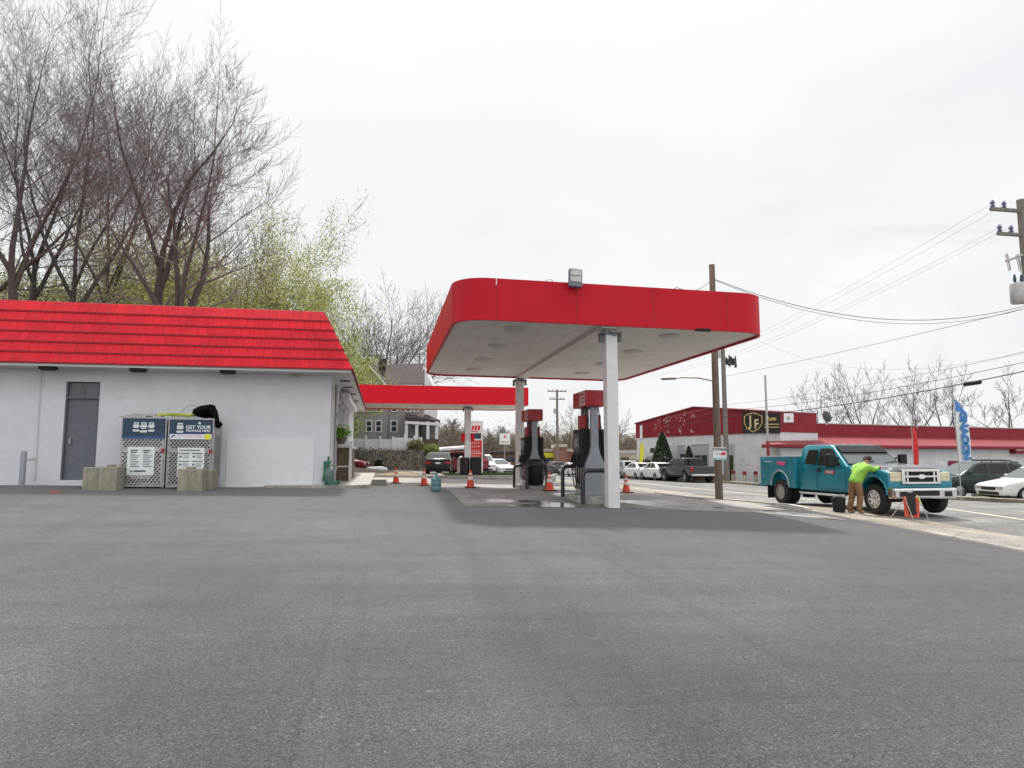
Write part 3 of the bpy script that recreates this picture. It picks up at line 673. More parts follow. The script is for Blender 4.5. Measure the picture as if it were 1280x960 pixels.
# electrical box on the right of the cage
# ------------------------------------------------------------------ concrete blocks
def cblock(px0,px1,pyb,label,d=.5,h=.53,notch=True,rz=0,yoff=0):
    q=gnd((px0+px1)/2,pyb); sc_=q.dot(FW)/F; W=(px1-px0)*sc_
    t=MB(); t.prism([(-W/2,0),(-.06,0),(-.04,.035),(.02,.035),(.04,0),(W/2,0),(W/2,d),(-W/2,d)] if W>.4 else [(-W/2,0),(W/2,0),(W/2,d),(-W/2,d)],'xy',-.03,h)
    if notch: t.bx(-W*.22,W*.10,.1,d-.08,h,h+.05)
    t.xf(Matrix.Translation((q.x,q.y+yoff,G(q.x,q.y+yoff)))@Matrix.Rotation(rz,4,'Z'))
    return tag(t.build('concrete_block',M['blockc'],bevel=.022),label,'concrete block','mossy concrete blocks guarding the gas cages')
cblock(103,123,613.5,'narrow end-on concrete block beside the grey store door',.45,.54,False)
cblock(123,144,614,'wide streaky concrete block at the left corner of the gas cages',.5,.56)
cblock(222,251,615,'wide tan concrete block standing in front of the propane sign cage',.42,.54)
cblock(252,261,614,'narrow concrete block tucked behind the corner of the right gas cage',.6,.50,False,yoff=.22)
# grey bollard by wall
q=atY(27.5,600,18.55); b=MB(); b.lathe([(.065,-.1),(.065,.80),(.05,.84),(.015,.855)],14,Matrix.Translation((q.x,q.y,G(q.x,q.y))))
t=tag(b.build('bollard',M['pumpgrey'],smooth=40),'grey painted steel bollard by the store wall at the far left','bollard')
b=MB(); z=G(q.x,q.y)+.64; b.tube([(q.x+.06,q.y,z),(q.x+.22,q.y,z)],.022,8); b.box((q.x+.22,q.y,z),(.05,.05,.07)); b.build('side_pipe',M['galv'],t)
q=gnd(69,616); b=MB(); b.prism([(-.1,-.02),(0,-.05),(.11,-.02),(.09,.03),(-.06,.04)],'xy',.0,.018); b.xf(Matrix.Translation((q.x,q.y,G(q.x,q.y)+.022)))
tag(b.build('litter',M['orange']),'flattened scrap of orange litter on the asphalt near the door','litter')
# ------------------------------------------------------------------ green cylinder at the store corner
q=atY(411,604,18.85); zw_=G(-1,20)+.14; gx,gy=q.x+.0,18.9
t=thing('gas_cylinder','weathered green gas cylinder on a small base at the store corner','gas cylinder',(gx,gy,zw_))
b=MB(); b.lathe([(.105,0),(.12,.02),(.12,.32),(.10,.37),(.06,.41),(.05,.42)],18); b.build('tank',mat('green_tank',(.11,.19,.18),.5,var=.3,dirt=.4),t,local=True,smooth=40)
b=MB(); b.tube([(-.02,0,.41),(-.03,.02,.74)],.028,8); b.box((-.02,0,.58),(.12,.08,.09)); b.tube([(-.12,0,.62),(-.12,0,.28),(-.16,0,.1)],.03,8); b.tube([(-.13,0,.5),(-.02,0,.5)],.03,8); b.build('valve',M['greenhose'],t,local=True,smooth=40)
b=MB(); b.tube([(.02,-.03,.5),(.12,-.05,.52),(.2,-.05,.46),(.17,-.05,.36)],.02,6); b.build('gauge_pipe',M['steel'],t,local=True,smooth=60)
b=MB(); b.tube([(gx+.27*math.cos(i*.35)*(.55+.004*i)+.10,gy-.16+.12*math.sin(i*.35),zw_+.02+.0012*i) for i in range(60)],.016,6)
tag(b.build('garden_hose',M['greenhose'],smooth=60),'dark green hose coiled on the walkway around the cylinder','hose')
# brown cabinet, planter, diamond sign beside the shop
t=thing('wooden_enclosure','brown weathered wooden enclosure with white rail beside the shop windows','enclosure',(-.98,23.5,zw_))
x0,x1=-1.37,-1.02
b=MB(); b.bx(x0,x1,22.0,26.5,zw_,zw_+1.02); b.build('panel',M['brownwood'],t)
b=MB(); b.bx(x0-.0,x1+.04,21.95,26.55,zw_+1.02,zw_+1.10); b.bx(x0,x1+.02,21.95,21.99,zw_+.42,zw_+.46); b.build('rail',M['white'],t)
b=MB(); b.bx(x1-.0,x1+.09,21.9,21.99,zw_,zw_+1.22); b.build('post',M['white'],t)
p=atY(416,553,21.9)
b=MB(); b.add([(p.x-.22,21.93,p.z),(p.x,21.93,p.z-.23),(p.x+.22,21.93,p.z),(p.x,21.93,p.z+.23),(p.x-.22,21.95,p.z),(p.x,21.95,p.z-.23),(p.x+.22,21.95,p.z),(p.x,21.95,p.z+.23)],[(0,1,2,3),(7,6,5,4),(0,4,5,1),(1,5,6,2),(2,6,7,3),(3,7,4,0)])
b.build('diamond_sign',M['galv'],t)
p=atY(427,541,21.6); random.seed(11); b=MB()
hp=thing('hanging_plant','bright green leafy plant in a basket beside the shop windows','plant',(p.x,21.6,p.z-.35))
b.lathe([(.09,-.22),(.16,-.05),(.17,-.02)],14,Matrix.Translation((p.x,21.6,p.z-.12))); b.build('basket',M['brownwood'],hp)
b=MB()
for i in range(700):
    v=Vector((random.gauss(0,1),random.gauss(0,1),random.gauss(0,.75))).normalized()*random.uniform(.05,.30); c=Vector((p.x,21.6,p.z))+v
    if v.z<-.12: c.x=p.x+v.x*.5
    a=Vector((random.uniform(-1,1),random.uniform(-1,1),random.uniform(-.6,.6)))*.05; e=Vector((random.uniform(-1,1),random.uniform(-1,1),random.uniform(-.6,.6)))*.035
    b.add([c-a,c+e,c+a,c-e],[(0,1,2,3)])
b.build('foliage',M['plant'],hp,fix=False)
b=MB(); b.tube([(p.x,21.6,p.z-.1),(p.x,21.6,p.z+.5),(p.x,21.6,3.82)],.006,4); b.build('hanger',M['wire'],hp)
# ------------------------------------------------------------------ cones
def cone():
    t=thing('traffic_cone','x','traffic cone',(0,0,0),0,'orange traffic cones around the forecourt')
    b=MB(); b.bx(-.18,.18,-.18,.18,0,.03); b.build('base',M['black'],t,local=True,bevel=.008)
    b=MB(); b.lathe([(.125,.03),(.12,.06),(.088,.24),(.058,.40),(.03,.54),(.024,.555)],18); b.build('cone_body',M['orange'],t,local=True,smooth=50)
    b=MB(); b.lathe([(.0865,.255),(.0665,.36)],18); b.build('reflective_band',M['reflect'],t,local=True,smooth=50)
    b=MB(); b.lathe([(.0575,.41),(.046,.47)],18); b.build('reflective_band',M['reflect'],t,local=True,smooth=50)
    return t
c0=cone()
for i,(px,py,lb) in enumerate([(495,605,'traffic cone nearest the store, furthest left of all'),(530,608,'traffic cone standing just behind the teal water jug'),(588,611,'traffic cone standing alone between the jug and the rear canopy column'),(687,615,'traffic cone half hidden behind the black rubbish bin of the rear pump'),(783,617,'traffic cone standing right of the white canopy column')]):
    q=gnd(px,py); o=c0 if i==0 else dup(c0,q,random.uniform(0,1)); o.location=(q.x,q.y,G(q.x,q.y)+.03); o.rotation_euler.z=random.uniform(-.3,.3); o['label']=lb
# jug
q=gnd(545,615); t=thing('water_jug','empty teal water jug standing on the concrete edge near the cones','water jug',(q.x,q.y,G(q.x,q.y)+.03))
b=MB(); b.lathe([(.125,0),(.135,.02),(.135,.10),(.128,.115),(.135,.13),(.135,.23),(.128,.245),(.135,.26),(.13,.31),(.06,.36),(.035,.38),(.032,.42)],20); b.build('bottle',M['ltblue'],t,local=True,smooth=50)
b=MB(); b.lathe([(.036,.42),(.036,.455),(.02,.46)],14); b.build('cap',mat('teal_cap',(.10,.26,.30),.4),t,local=True,smooth=50)
# ------------------------------------------------------------------ pumps
PX=5.0
def pump(y,label,loc=None):
    t=thing('fuel_pump',label,'fuel pump',(PX,y,G(PX,y)+.02),0,'fuel pumps under the near canopy')
    b=MB()
    b.bx(-.24,.24,-.46,.46,.14,.82); b.build('cabinet',M['pumpgrey'],t,local=True,bevel=.012)
    pr=[(.235,.822),(.235,.86),(.215,.93),(.17,1.03),(.125,1.14),(.10,1.25),(.088,1.36)]
    poly=[(-x,z) for x,z in pr]+[(x,z) for x,z in reversed(pr)]
    for s in (-1,1):
        b=MB(); y0=s*.45; y1=s*.31
        b.prism(poly,'xz',min(y0,y1),max(y0,y1)); b.bx(-.088,.088,min(y0,y1)+.002,max(y0,y1)-.002,1.36,2.27)
        b.bx(-.012,.012,y0-s*.0 -.004,y0+.004,1.4,2.2); b.build('spire',M['pumpgrey'],t,local=True,bevel=.008)
    b=MB(); b.bx(-.20,.20,-.305,.305,.822,1.74); b.build('core',M['black'],t,local=True)
    b=MB(); b.bx(-.255,.255,-.56,.56,2.275,2.66); v=b.build('canopy_sign',M['pumpred'],t,local=True,bevel=.015)
    for s in (-1,1):
        b=MB(); b.bx(s*.255-.006,s*.255+.006,-.50,-.05,2.30,2.63); b.build('worn_graphic',M['pumpwhite'],v,local=True)
        b=MB()
        for k in range(3): b.bx(s*.263-.004,s*.263+.004,-.44+k*.02,-.12-.05*k,2.55-k*.09,2.59-k*.09)
        b.build('graphic_print',M['pumpred'],v,local=True)
        b=MB(); b.bx(min(s*.2,s*.33),max(s*.2,s*.33),-.33,.33,.84,1.73); hd=b.build('head',M['black'],t,local=True,bevel=.025)
        b=MB(); b.bx(s*.333-.004,s*.333+.004,-.24,.24,1.18,1.62); b.build('screen',M['screen'],hd,local=True)
        b=MB(); b.bx(s*.337-.003,s*.337+.003,-.10,.12,1.30,1.50); b.build('display',M['steel'],hd,local=True)
        b=MB(); b.bx(min(s*.12,s*.22),max(s*.12,s*.22),-.26,.26,1.745,2.08); hh=b.build('header',M['pumpred'],t,local=True,bevel=.015)
        b=MB(); b.bx(s*.222-.003,s*.222+.003,-.2,.2,1.86,2.0); b.build('header_panel',M['redlens'],hh,local=True)
        b=MB(); b.bx(s*.243-.004,s*.243+.004,-.32,.36,.22,.78); b.build('lower_graphic',M['pumpwhite'],t,local=True)
        for yy in (-.22,.0,.22):
            b=MB(); b.bx(min(s*.33,s*.40),max(s*.33,s*.40),yy-.035,yy+.035,.92,1.12); b.tube([(s*.37,yy,1.08),(s*.40,yy,.98),(s*.42,yy,.88)],[.022,.02,.012],7)
            nz=b.build('nozzle',M['black'],t,local=True)
            b=MB(); b.tube([(s*.36,yy,.94),(s*.38,yy,.7),(s*.36,yy-.03,.42),(s*.33,yy-.07,.30),(s*.30,yy-.12,.42),(s*.29,yy-.13,.9),(s*.22,yy-.14,1.5),(s*.12,yy-.14,2.26)],.014,6); b.build('hose',M['black'],t,local=True,smooth=60)
    return t
for y in (16.35,23.0):
    b=MB(); b.prism([(PX-.48,y-.62),(PX-.30,y-.82),(PX+.30,y-.82),(PX+.48,y-.62),(PX+.48,y+.62),(PX+.30,y+.82),(PX-.30,y+.82),(PX-.48,y+.62)],'xy',G(PX,y)-.02,G(PX,y)+.16); struct(b.build('pump_island',M['curb'],bevel=.015))
pump(16.35,'nearer grey fuel pump with red top box behind the white column')
pump(23.0,'further grey fuel pump with red top box by the rear column')
def guard(x,y,label,w=.33,h=.80):
    t=MB(); r=.13; pts=[(-w,0,0),(-w,0,h-r)]+[(-w+r-r*math.cos(a),0,h-r+r*math.sin(a)) for a in (R(22),R(45),R(68))]+[(-w+r,0,h),(w-r,0,h)]+[(w-r+r*math.sin(a),0,h-r+r*math.cos(a)) for a in (R(22),R(45),R(68))]+[(w,0,h-r),(w,0,0)]
    t.tube(pts,.052,10); t.xf(Matrix.Translation((x,y,G(x,y)+.0)))
    return tag(t.build('pump_guard',M['guard'],smooth=50),label,'pump guard','black pipe guards at the pump island ends')
guard(PX-.12,15.45,'black pipe guard at the near end of the nearer pump, next to the column')
guard(PX-.12,17.25,'black pipe guard at the far end of the nearer pump')
guard(PX-.05,22.05,'black pipe guard in front of the further pump, around the bin')
guard(PX-.12,23.9,'black pipe guard beside the rear canopy column')
q=Vector((PX-.05,22.32,0)); b=MB(); b.lathe([(.24,0),(.28,.05),(.29,.55),(.30,.72),(.27,.80),(.20,.84)],22,Matrix.Translation((q.x,q.y,G(q.x,q.y)+.165)))
t=tag(b.build('rubbish_bin',M['black'],smooth=40),'round black rubbish bin inside the guard of the further pump','bin')
b=MB(); b.lathe([(.305,.69),(.31,.71),(.305,.73)],22,Matrix.Translation((q.x,q.y,G(q.x,q.y)+.165))); b.build('rim',M['guard'],t,smooth=40)
# ------------------------------------------------------------------ price sign and things on the island
p=at(597,590,45.5); zs=G(p.x,p.y)
t=thing('price_sign','tall white pylon price sign with red price panels beside the far canopy column','price sign',(p.x,p.y,zs))
zt_=at(597,526,45.5).z-zs; a0=at(586,560,45.5).x-p.x; a1=at(603.5,560,45.5).x-p.x
b=MB(); b.bx(a0,a0+.07,-.1,.1,0,zt_); b.bx(a1-.07,a1,-.1,.1,0,zt_); b.bx(a0+.07,a1-.07,-.1,.1,zt_-.12,zt_); b.bx(a0+.07,a1-.07,-.08,.08,.95,zt_-.12); b.build('cabinet',M['white2'],t,local=True,bevel=.01)
zz=lambda py: at(597,py,45.5).z-zs
b=MB(); b.bx(a0+.08,a1-.08,-.092,-.081,zz(566),zz(550.5)); b.build('price_panel',M['redflag'],t,local=True)
b=MB(); b.bx(a0+.08,a1-.08,-.092,-.081,zz(573),zz(567)); b.build('price_panel',M['redflag'],t,local=True)
b=MB(); b.bx(a0+.12,a1-.12,-.092,-.081,zz(548.5),zz(541.5)); b.bx(a0+.12,a0+.3,-.094,-.092,zz(547.5),zz(545)); b.build('card_panel',M['navy'],t,local=True)
b=MB(); 
for k in range(3): b.sheet([(a0+.14+k*.2,-.081,zz(538)),(a0+.28+k*.2,-.081,zz(538)),(a0+.34+k*.2,-.081,zz(532)),(a0+.20+k*.2,-.081,zz(532))],(0,-.012,0))
b.bx(a0+.12,a0+.6,-.09,-.081,zz(540),zz(539)); b.build('emblem',M['redflag'],t,local=True)
for py in (553.5,558,563.5,570):
    for k in range(4):
        b=MB(); b.bx(a0+.16+k*.14,a0+.24+k*.14,-.099,-.0921,zz(py+1.1),zz(py-1.1)); b.build('price_figure',M['pumpwhite'],t,local=True)
for (px,py,h,col,lb) in [(576,594,1.3,'steel','grey upright vacuum unit left of the far canopy column'),]:
    q=at(px,591,41.5); z=G(6,40)+.17 if q.x>3.4 else G(q.x,q.y)+.03
    t=thing('vacuum_unit',lb,'vacuum unit',(q.x,q.y,z)); b=MB(); b.lathe([(.20,0),(.22,.05),(.22,.75),(.20,.9),(.10,1.05),(.04,1.08)],16); b.build('body',M['galv'],t,local=True,smooth=40)
    b=MB(); b.tube([(.2,0,.7),(.4,-.05,.9),(.5,-.05,.5),(.45,-.1,.1)],.03,7); b.build('hose',M['guard'],t,local=True,smooth=60)
    b=MB(); b.bx(-.35,.35,-.25,.25,-.02,.06); b.build('plinth',M['curb'],t,local=True)
q=Vector((4.78,39.0,G(6,40)+.17)); t=thing('rubbish_bin','square black bin at the foot of the far canopy column','bin',q+Vector((.42,-.1,0)))
b=MB(); b.bx(-.28,.28,-.28,.28,0,.95); b.build('body',M['black'],t,local=True,bevel=.03); b=MB(); b.bx(-.3,.3,-.3,.3,.95,1.02); b.build('lid',M['guard'],t,local=True,bevel=.02)
b=MB(); b.lathe([(.24,0),(.27,.9),(.22,1.0)],16,Matrix.Translation(q+Vector((-.22,-.12,0)))); tag(b.build('waste_barrel',M['black'],smooth=40),'black barrel bin left of the far canopy column foot','bin')
# bucket
q=gnd(1049,641); t=thing('bucket','black plastic bucket on the road shoulder left of the worker','bucket',(q.x,q.y,G(q.x,q.y)+.02),.3)
b=MB(); b.lathe([(.15,0),(.155,.02),(.18,.36),(.19,.365),(.19,.39),(.165,.39),(.14,.05)],18); b.build('pail',M['black'],t,local=True,smooth=40)
b=MB(); b.tube([(.185*math.cos(a),.02,.37+.10*math.sin(a)) for a in [R(k*18) for k in range(11)]],.006,5); b.build('handle',M['galv'],t,local=True,smooth=60)
# folded road work sign
q=gnd(1141,652); t=thing('folding_road_sign','folded orange road work sign on a black and steel stand in front of the truck','road sign',(q.x,q.y,G(q.x,q.y)+.02),-.25)
b=MB(); b.sheet([(-.28,-.04,.14),(.22,-.04,.10),(.30,.08,.74),(-.24,.08,.80)],(.01,.03,0)); b.build('orange_sheet',M['dullorange'],t,local=True)
b=MB(); b.sheet([(-.12,-.07,.22),(.12,-.07,.20),(.15,.05,.92),(-.12,.05,.92)],(.0,.03,.0)); b.build('black_cover',M['black'],t,local=True)
for (a,c) in (((-.22,.02,.78),(-.10,-.28,0)),((.26,.02,.76),(.42,-.25,0)),((-.2,.08,.7),(-.62,.35,0)),((.2,.08,.7),(.25,.45,0))):
    b=MB(); b.tube([a,c],.014,6); b.box((c[0],c[1],.012),(.06,.04,.024)); b.build('leg',M['galv'],t,local=True)
b=MB(); b.tube([(-.10,-.28,.03),(.42,-.25,.03)],.011,6); b.build('brace',M['galv'],t,local=True)
b=MB(); b.tube([(.16,-.05,.85),(.26,-.12,.55)],.016,6); b.build('strap',M['ylw'],t,local=True)

[o for o in C.objects if o.name=='folding_road_sign'][0].scale=(.74,.74,.78)
# ------------------------------------------------------------------ vehicles (local: front towards -Y)
def wheel(t,x,y,r,w,side,rimm,spokes=5,name='wheel'):
    Mx=Matrix.Translation((x,y,r))@Matrix.Rotation(R(90)*side,4,'Y')
    b=MB(); b.lathe([(r*.60,-w/2),(r*.93,-w/2),(r,-w*.32),(r,w*.32),(r*.93,w/2),(r*.62,w/2),(r*.60,w*.36)],24,Mx); tyre=b.build(name,M['rubber'],t,local=True,smooth=35)
    b=MB(); b.lathe([(r*.62,w*.36),(r*.60,w*.44),(r*.54,w*.42),(r*.52,w*.20),(r*.16,w*.16)],24,Mx,1)
    for k in range(spokes):
        a=2*math.pi*k/spokes; Ms=Mx@Matrix.Rotation(a,4,'Z')
        b.bx(r*.08,r*.56,-r*.07,r*.07,w*.24,w*.40,0,Ms)
    b.lathe([(r*.17,w*.22),(r*.17,w*.42),(r*.10,w*.45)],14,Mx,0); b.lathe([(r*.62,w*.37),(r*.62,w*.46),(r*.555,w*.46),(r*.55,w*.37)],24,Mx,0)
    b.build('rim',[rimm,M['dark']],tyre,local=True,smooth=35)
    return tyre
def arch(yc,r,z,n=8):
    return [(yc+r*math.cos(R(180-180*k/n)),max(z,z+ (r*math.sin(R(180*k/n)))) ) for k in range(n+1)]
def make_car(name,label,loc,rz,pm,kind='sedan',group=None,rim=None,plate=True):
    rim=rim or M['chrome']
    P={'sedan':dict(L=4.65,W=1.80,fa=-1.40,ra=1.36,wr=.325,sill=.24,
          top=[(-2.32,.46),(-2.28,.66),(-2.12,.74),(-1.05,.94),(1.55,1.00),(2.24,1.02),(2.32,.86),(2.33,.46)],
          cab=[(-1.18,.925),(-.35,1.40),(-.05,1.45),(.75,1.44),(1.15,1.36),(1.95,1.01)],
          sw=[(-.80,.99),(-.28,1.345),(.02,1.385),(.72,1.375),(1.02,1.31),(1.36,1.03)],split=[.32]),
       'suv':dict(L=4.55,W=1.84,fa=-1.36,ra=1.34,wr=.345,sill=.28,
          top=[(-2.26,.52),(-2.22,.78),(-2.02,.88),(-1.05,1.05),(1.9,1.12),(2.22,1.10),(2.28,.8),(2.26,.48)],
          cab=[(-1.25,1.03),(-.42,1.54),(-.1,1.62),(1.2,1.62),(1.75,1.56),(2.18,1.10)],
          sw=[(-.85,1.10),(-.32,1.50),(-.02,1.545),(1.15,1.545),(1.62,1.47),(1.78,1.20)],split=[.18,1.12])}[kind]
    t=thing(name,label,'car',loc,rz,group)
    hw=P['W']/2; top=P['top']; s=P['sill']; a=P['wr']+.055
    bot=[(top[-1][0]-.06,s+.02)]+[p for p in reversed(arch(P['ra'],a,s))]+[p for p in reversed(arch(P['fa'],a,s))]+[(top[0][0]+.06,s+.02)]
    poly=top+bot
    b=MB(); b.prism(poly,'yz',0,0,0,hw=lambda y,z:hw*(1-.05*max(0,(z-.7)/.4)-.05*max(0,(.45-z)/.25))*(1-.10*max(0,(abs(y)-1.75)/.55)**2))
    body=b.build('body',pm,t,local=True,bevel=.045,smooth=45)
    b=MB(); b.bx(-hw+.08,hw-.08,top[0][0]+.12,top[-1][0]-.12,s-.05,s+.05); b.bx(-hw+.06,hw-.06,P['fa']-a,P['fa']+a,s,.66); b.bx(-hw+.06,hw-.06,P['ra']-a,P['ra']+a,s,.66); b.build('underbody',M['dark'],t,local=True)
    zb=P['cab'][0][1]; zt=max(z for _,z in P['cab'])
    chw=lambda y,z: hw*.945-(hw*.945-hw*.74)*max(0,(z-zb)/(zt-zb))
    b=MB(); b.prism(P['cab'],'yz',0,0,0,hw=lambda y,z:chw(y,z)-.0); b.build('cabin',pm,t,local=True,bevel=.03,smooth=50)
    # side glazing, split by pillars
    for sd in (-1,1):
        ys=[P['sw'][0][0]]+P['split']+[max(y for y,_ in P['sw'])]
        def topz(y):
            pts=P['sw'][:]
            for (y0,z0),(y1,z1) in zip(pts,pts[1:]):
                if y0<=y<=y1: return z0+(z1-z0)*(y-y0)/(y1-y0)
            return pts[-1][1]
        zl=P['sw'][0][1]
        for y0,y1 in zip(ys,ys[1:]):
            y0+=.03 if y0!=ys[0] else 0; y1-=.03 if y1!=ys[-1] else 0
            q=[(y0,zl)]+([(y0,topz(y0))] if topz(y0)>zl+.02 else [])+[(y,z) for y,z in P['sw'] if y0<y<y1]+[(y1,topz(y1))]+([(y1,zl+.02)] if topz(y1)>zl+.05 else [])
            b=MB(); b.sheet([(sd*(chw(y,z)+.001),y,z) for y,z in q],(sd*.006,0,0)); b.build('side_window',M['glass'],t,local=True)
    c=P['cab']
    def slab(pa,pb,inset,nm,m):
        (ya,za),(yb,zb_)=pa,pb; d=Vector((0,yb-ya,zb_-za)); nrm=Vector((0,-d.z,d.y)).normalized(); 
        if nrm.z<0: nrm=-nrm
        f0,f1=.08,.94; A=Vector((0,ya,za))+d*f0; B=Vector((0,ya,za))+d*f1
        wa=chw(A.y,A.z)-inset; wb=chw(B.y,B.z)-inset
        b=MB(); b.sheet([Vector((-wa,A.y,A.z))+nrm*.002,Vector((wa,A.y,A.z))+nrm*.002,Vector((wb,B.y,B.z))+nrm*.002,Vector((-wb,B.y,B.z))+nrm*.002],nrm*.008); b.build(nm,m,t,local=True)
    slab(c[0],c[1],.06,'windshield',M['windshield']); slab(c[-1],c[-2],.08,'rear_window',M['glass'])
    yf,yr=top[0][0],top[-1][0]; fw=hw*.88
    zh=top[1][1]-.02; zr=top[-2][1]-.04
    for sd in (-1,1):
        b=MB(); b.bx(min(sd*fw,sd*fw*.55),max(sd*fw,sd*fw*.55),yf-.012,yf+.22,zh-.12,zh+.02); b.build('headlight',M['galv'],t,local=True,bevel=.03)
        b=MB(); b.bx(min(sd*fw*1.0,sd*fw*.58),max(sd*fw*1.0,sd*fw*.58),yr-.2,yr+.012,zr-.14,zr+.03); b.build('taillight',M['redlens'],t,local=True,bevel=.03)
        b=MB(); b.box((sd*(hw+.06),c[0][0]+.42,zb+.12),(.18,.10,.13)); b.box((sd*(hw-.04),c[0][0]+.42,zb+.08),(.12,.05,.04)); b.build('wing_mirror',pm,t,local=True,bevel=.02)
        for y in (P['split'][0]-.22,):
            b=MB(); b.box((sd*(hw*.985),y,zl-.14),(.03,.2,.035)); b.build('door_handle',pm,t,local=True)
        wheel(t,sd*(hw-.11),P['fa'],P['wr'],.21,sd,rim); wheel(t,sd*(hw-.11),P['ra'],P['wr'],.21,sd,rim)
    b=MB(); b.bx(-fw*.5,fw*.5,yf-.01,yf+.1,zh-.16,zh-.02); b.bx(-fw*.7,fw*.7,yf-.012,yf+.1,s+.06,s+.18); b.build('grille',M['black'],t,local=True,bevel=.01)
    b=MB(); b.bx(-.16,.16,yr+.0,yr+.016,zr-.14,zr-.03); b.build('number_plate',M['paper'],t,local=True)
    b=MB(); b.bx(-fw,fw,yr-.1,yr+.01,s+.02,s+.10); b.build('lower_bumper',M['black'],t,local=True)
    if kind=='suv':
        for sd in (-1,1):
            b=MB(); b.tube([(sd*.62,-.05,1.63),(sd*.62,.0,1.69),(sd*.62,1.35,1.69),(sd*.62,1.45,1.61)],.022,6); b.build('roof_rail',M['black'],t,local=True)
        for y in (.2,1.1):
            b=MB(); b.bx(-.66,.66,y-.03,y+.03,1.70,1.735); b.build('crossbar',M['black'],t,local=True)
    return t
def make_pickup(name,label,loc,rz,pm,group=None):
    t=thing(name,label,'pickup truck',loc,rz,group); hw=.97
    a=.44
    top=[(-2.80,.62),(-2.76,1.02),(-1.35,1.14),(2.85,1.16),(2.88,.60)]
    poly=top+[(2.80,.50)]+list(reversed(arch(1.75,a,.48)))+list(reversed(arch(-1.85,a,.48)))+[(-2.74,.50)]
    b=MB(); b.prism(poly,'yz',0,0,0,hw=lambda y,z:hw*(1-.04*max(0,(.7-z)/.25))); b.build('body',pm,t,local=True,bevel=.04,smooth=45)
    cab=[(-1.5,1.13),(-.75,1.70),(-.45,1.76),(.95,1.76),(1.10,1.70),(1.16,1.14)]
    chw=lambda y,z: .93-.17*max(0,(z-1.13)/.63)
    b=MB(); b.prism(cab,'yz',0,0,0,hw=chw); b.build('cab',pm,t,local=True,bevel=.03,smooth=50)
    for sd in (-1,1):
        for q in ([(-1.08,1.2),(-.66,1.62),(.10,1.66),(.10,1.2)],[(.17,1.2),(.17,1.66),(.95,1.65),(1.02,1.2)]):
            b=MB(); b.sheet([(sd*(chw(y,z)+.001),y,z) for y,z in q],(sd*.006,0,0)); b.build('side_window',M['glass'],t,local=True)
        wheel(t,sd*.86,-1.85,.39,.27,sd,M['chrome']); wheel(t,sd*.86,1.75,.39,.27,sd,M['chrome'])
        b=MB(); b.bx(min(sd*.80,sd*.97),max(sd*.80,sd*.97),2.80,2.895,.78,1.10); b.build('taillight',M['redlens'],t,local=True,bevel=.015)
        b=MB(); b.bx(min(sd*.60,sd*.93),max(sd*.60,sd*.93),-2.82,-2.7,.82,1.0); b.build('headlight',M['galv'],t,local=True,bevel=.02)
        b=MB(); b.box((sd*1.05,-1.0,1.22),(.2,.1,.22)); b.build('wing_mirror',M['black'],t,local=True,bevel=.02)
    b=MB(); b.sheet([(-.72,1.152,1.2),(.72,1.152,1.2),(.64,1.122,1.66),(-.64,1.122,1.66)],(0,.02,0)); b.build('rear_window',M['glass'],t,local=True)
    b=MB(); b.sheet([(-.80,-1.42,1.2),(.80,-1.42,1.2),(.68,-.83,1.66),(-.68,-.83,1.66)],(0,-.012,.012)); b.build('windshield',M['windshield'],t,local=True)
    b=MB(); b.bx(-.95,.95,2.86,3.02,.48,.64); b.build('bumper',M['chrome'],t,local=True,bevel=.03)
    b=MB(); b.bx(-.17,.17,3.021,3.03,.52,.63); b.build('number_plate',M['paper'],t,local=True)
    b=MB(); b.bx(-.78,.78,2.885,2.90,.70,1.12); b.build('tailgate',pm,t,local=True,bevel=.01)
    b=MB(); b.bx(-.86,.86,-2.5,2.6,.38,.54); b.build('underbody',M['dark'],t,local=True)
    b=MB(); b.bx(-.6,.6,-2.80,-2.7,.70,.98); b.build('grille',M['black'],t,local=True)
    return t
WHITE=paint('white_car_paint',(.74,.74,.75)); BLACKP=paint('black_car_paint',(.012,.013,.015)); GREYP=paint('dark_grey_car_paint',(.045,.05,.055)); SILV=paint('silver_car_paint',(.42,.43,.44)); MAR=paint('maroon_paint',(.20,.015,.025))
TEALG=paint('dark_teal_car_paint',(.03,.045,.05))
rw=R(180)
def on(px,py,d=None):
    q=gnd(px,py) if d is None else at(px,py,d)
    return Vector((q.x,q.y,G(q.x,q.y)+.02))
gp='cars parked along the far kerb'
XP=21.9
def along(px,X): 
    r=ray(px,590); Y=X*r.y/r.x; return Vector((X,Y,G(X,Y)+.018))
make_pickup('pickup_truck','dark grey pickup truck parked at the far kerb, seen from behind',along(858,XP),rw,GREYP,gp)
make_car('parked_car','white sedan parked directly ahead of the dark pickup truck',along(823,XP),rw,WHITE,'sedan',gp)
make_car('parked_car','white sedan second ahead of the dark pickup truck',along(799,XP),rw,WHITE,'sedan',gp)
make_car('parked_car','pale silver car at the far end of the kerbside row, just right of the column',along(781,XP),rw,SILV,'suv',gp)
gp2='cars far down the road behind the pumps'
for px,d,kind,pm,rz,lb in [(753,77,'suv',SILV,rw,'silver car far off behind the near pump'),(716,72,'sedan',WHITE,rw,'white sedan far off between the two pumps'),(694,82,'suv',GREYP,rw,'dark car far off just right of the further pump'),(727,92,'suv',WHITE,rw,'white van like car far off above the white sedan between the pumps'),
      (620,62,'sedan',WHITE,R(20),'white sedan driving towards the station below the white square sign'),(609,78,'suv',GREYP,R(60),'dark car behind the approaching white sedan'),(602,58,'suv',WHITE,R(0),'white car half hidden by the foot of the price sign')]:
    q=at(px,590,d); make_car('distant_car',lb,(q.x,q.y,G(q.x,q.y)+.03),rz,pm,kind,gp2)
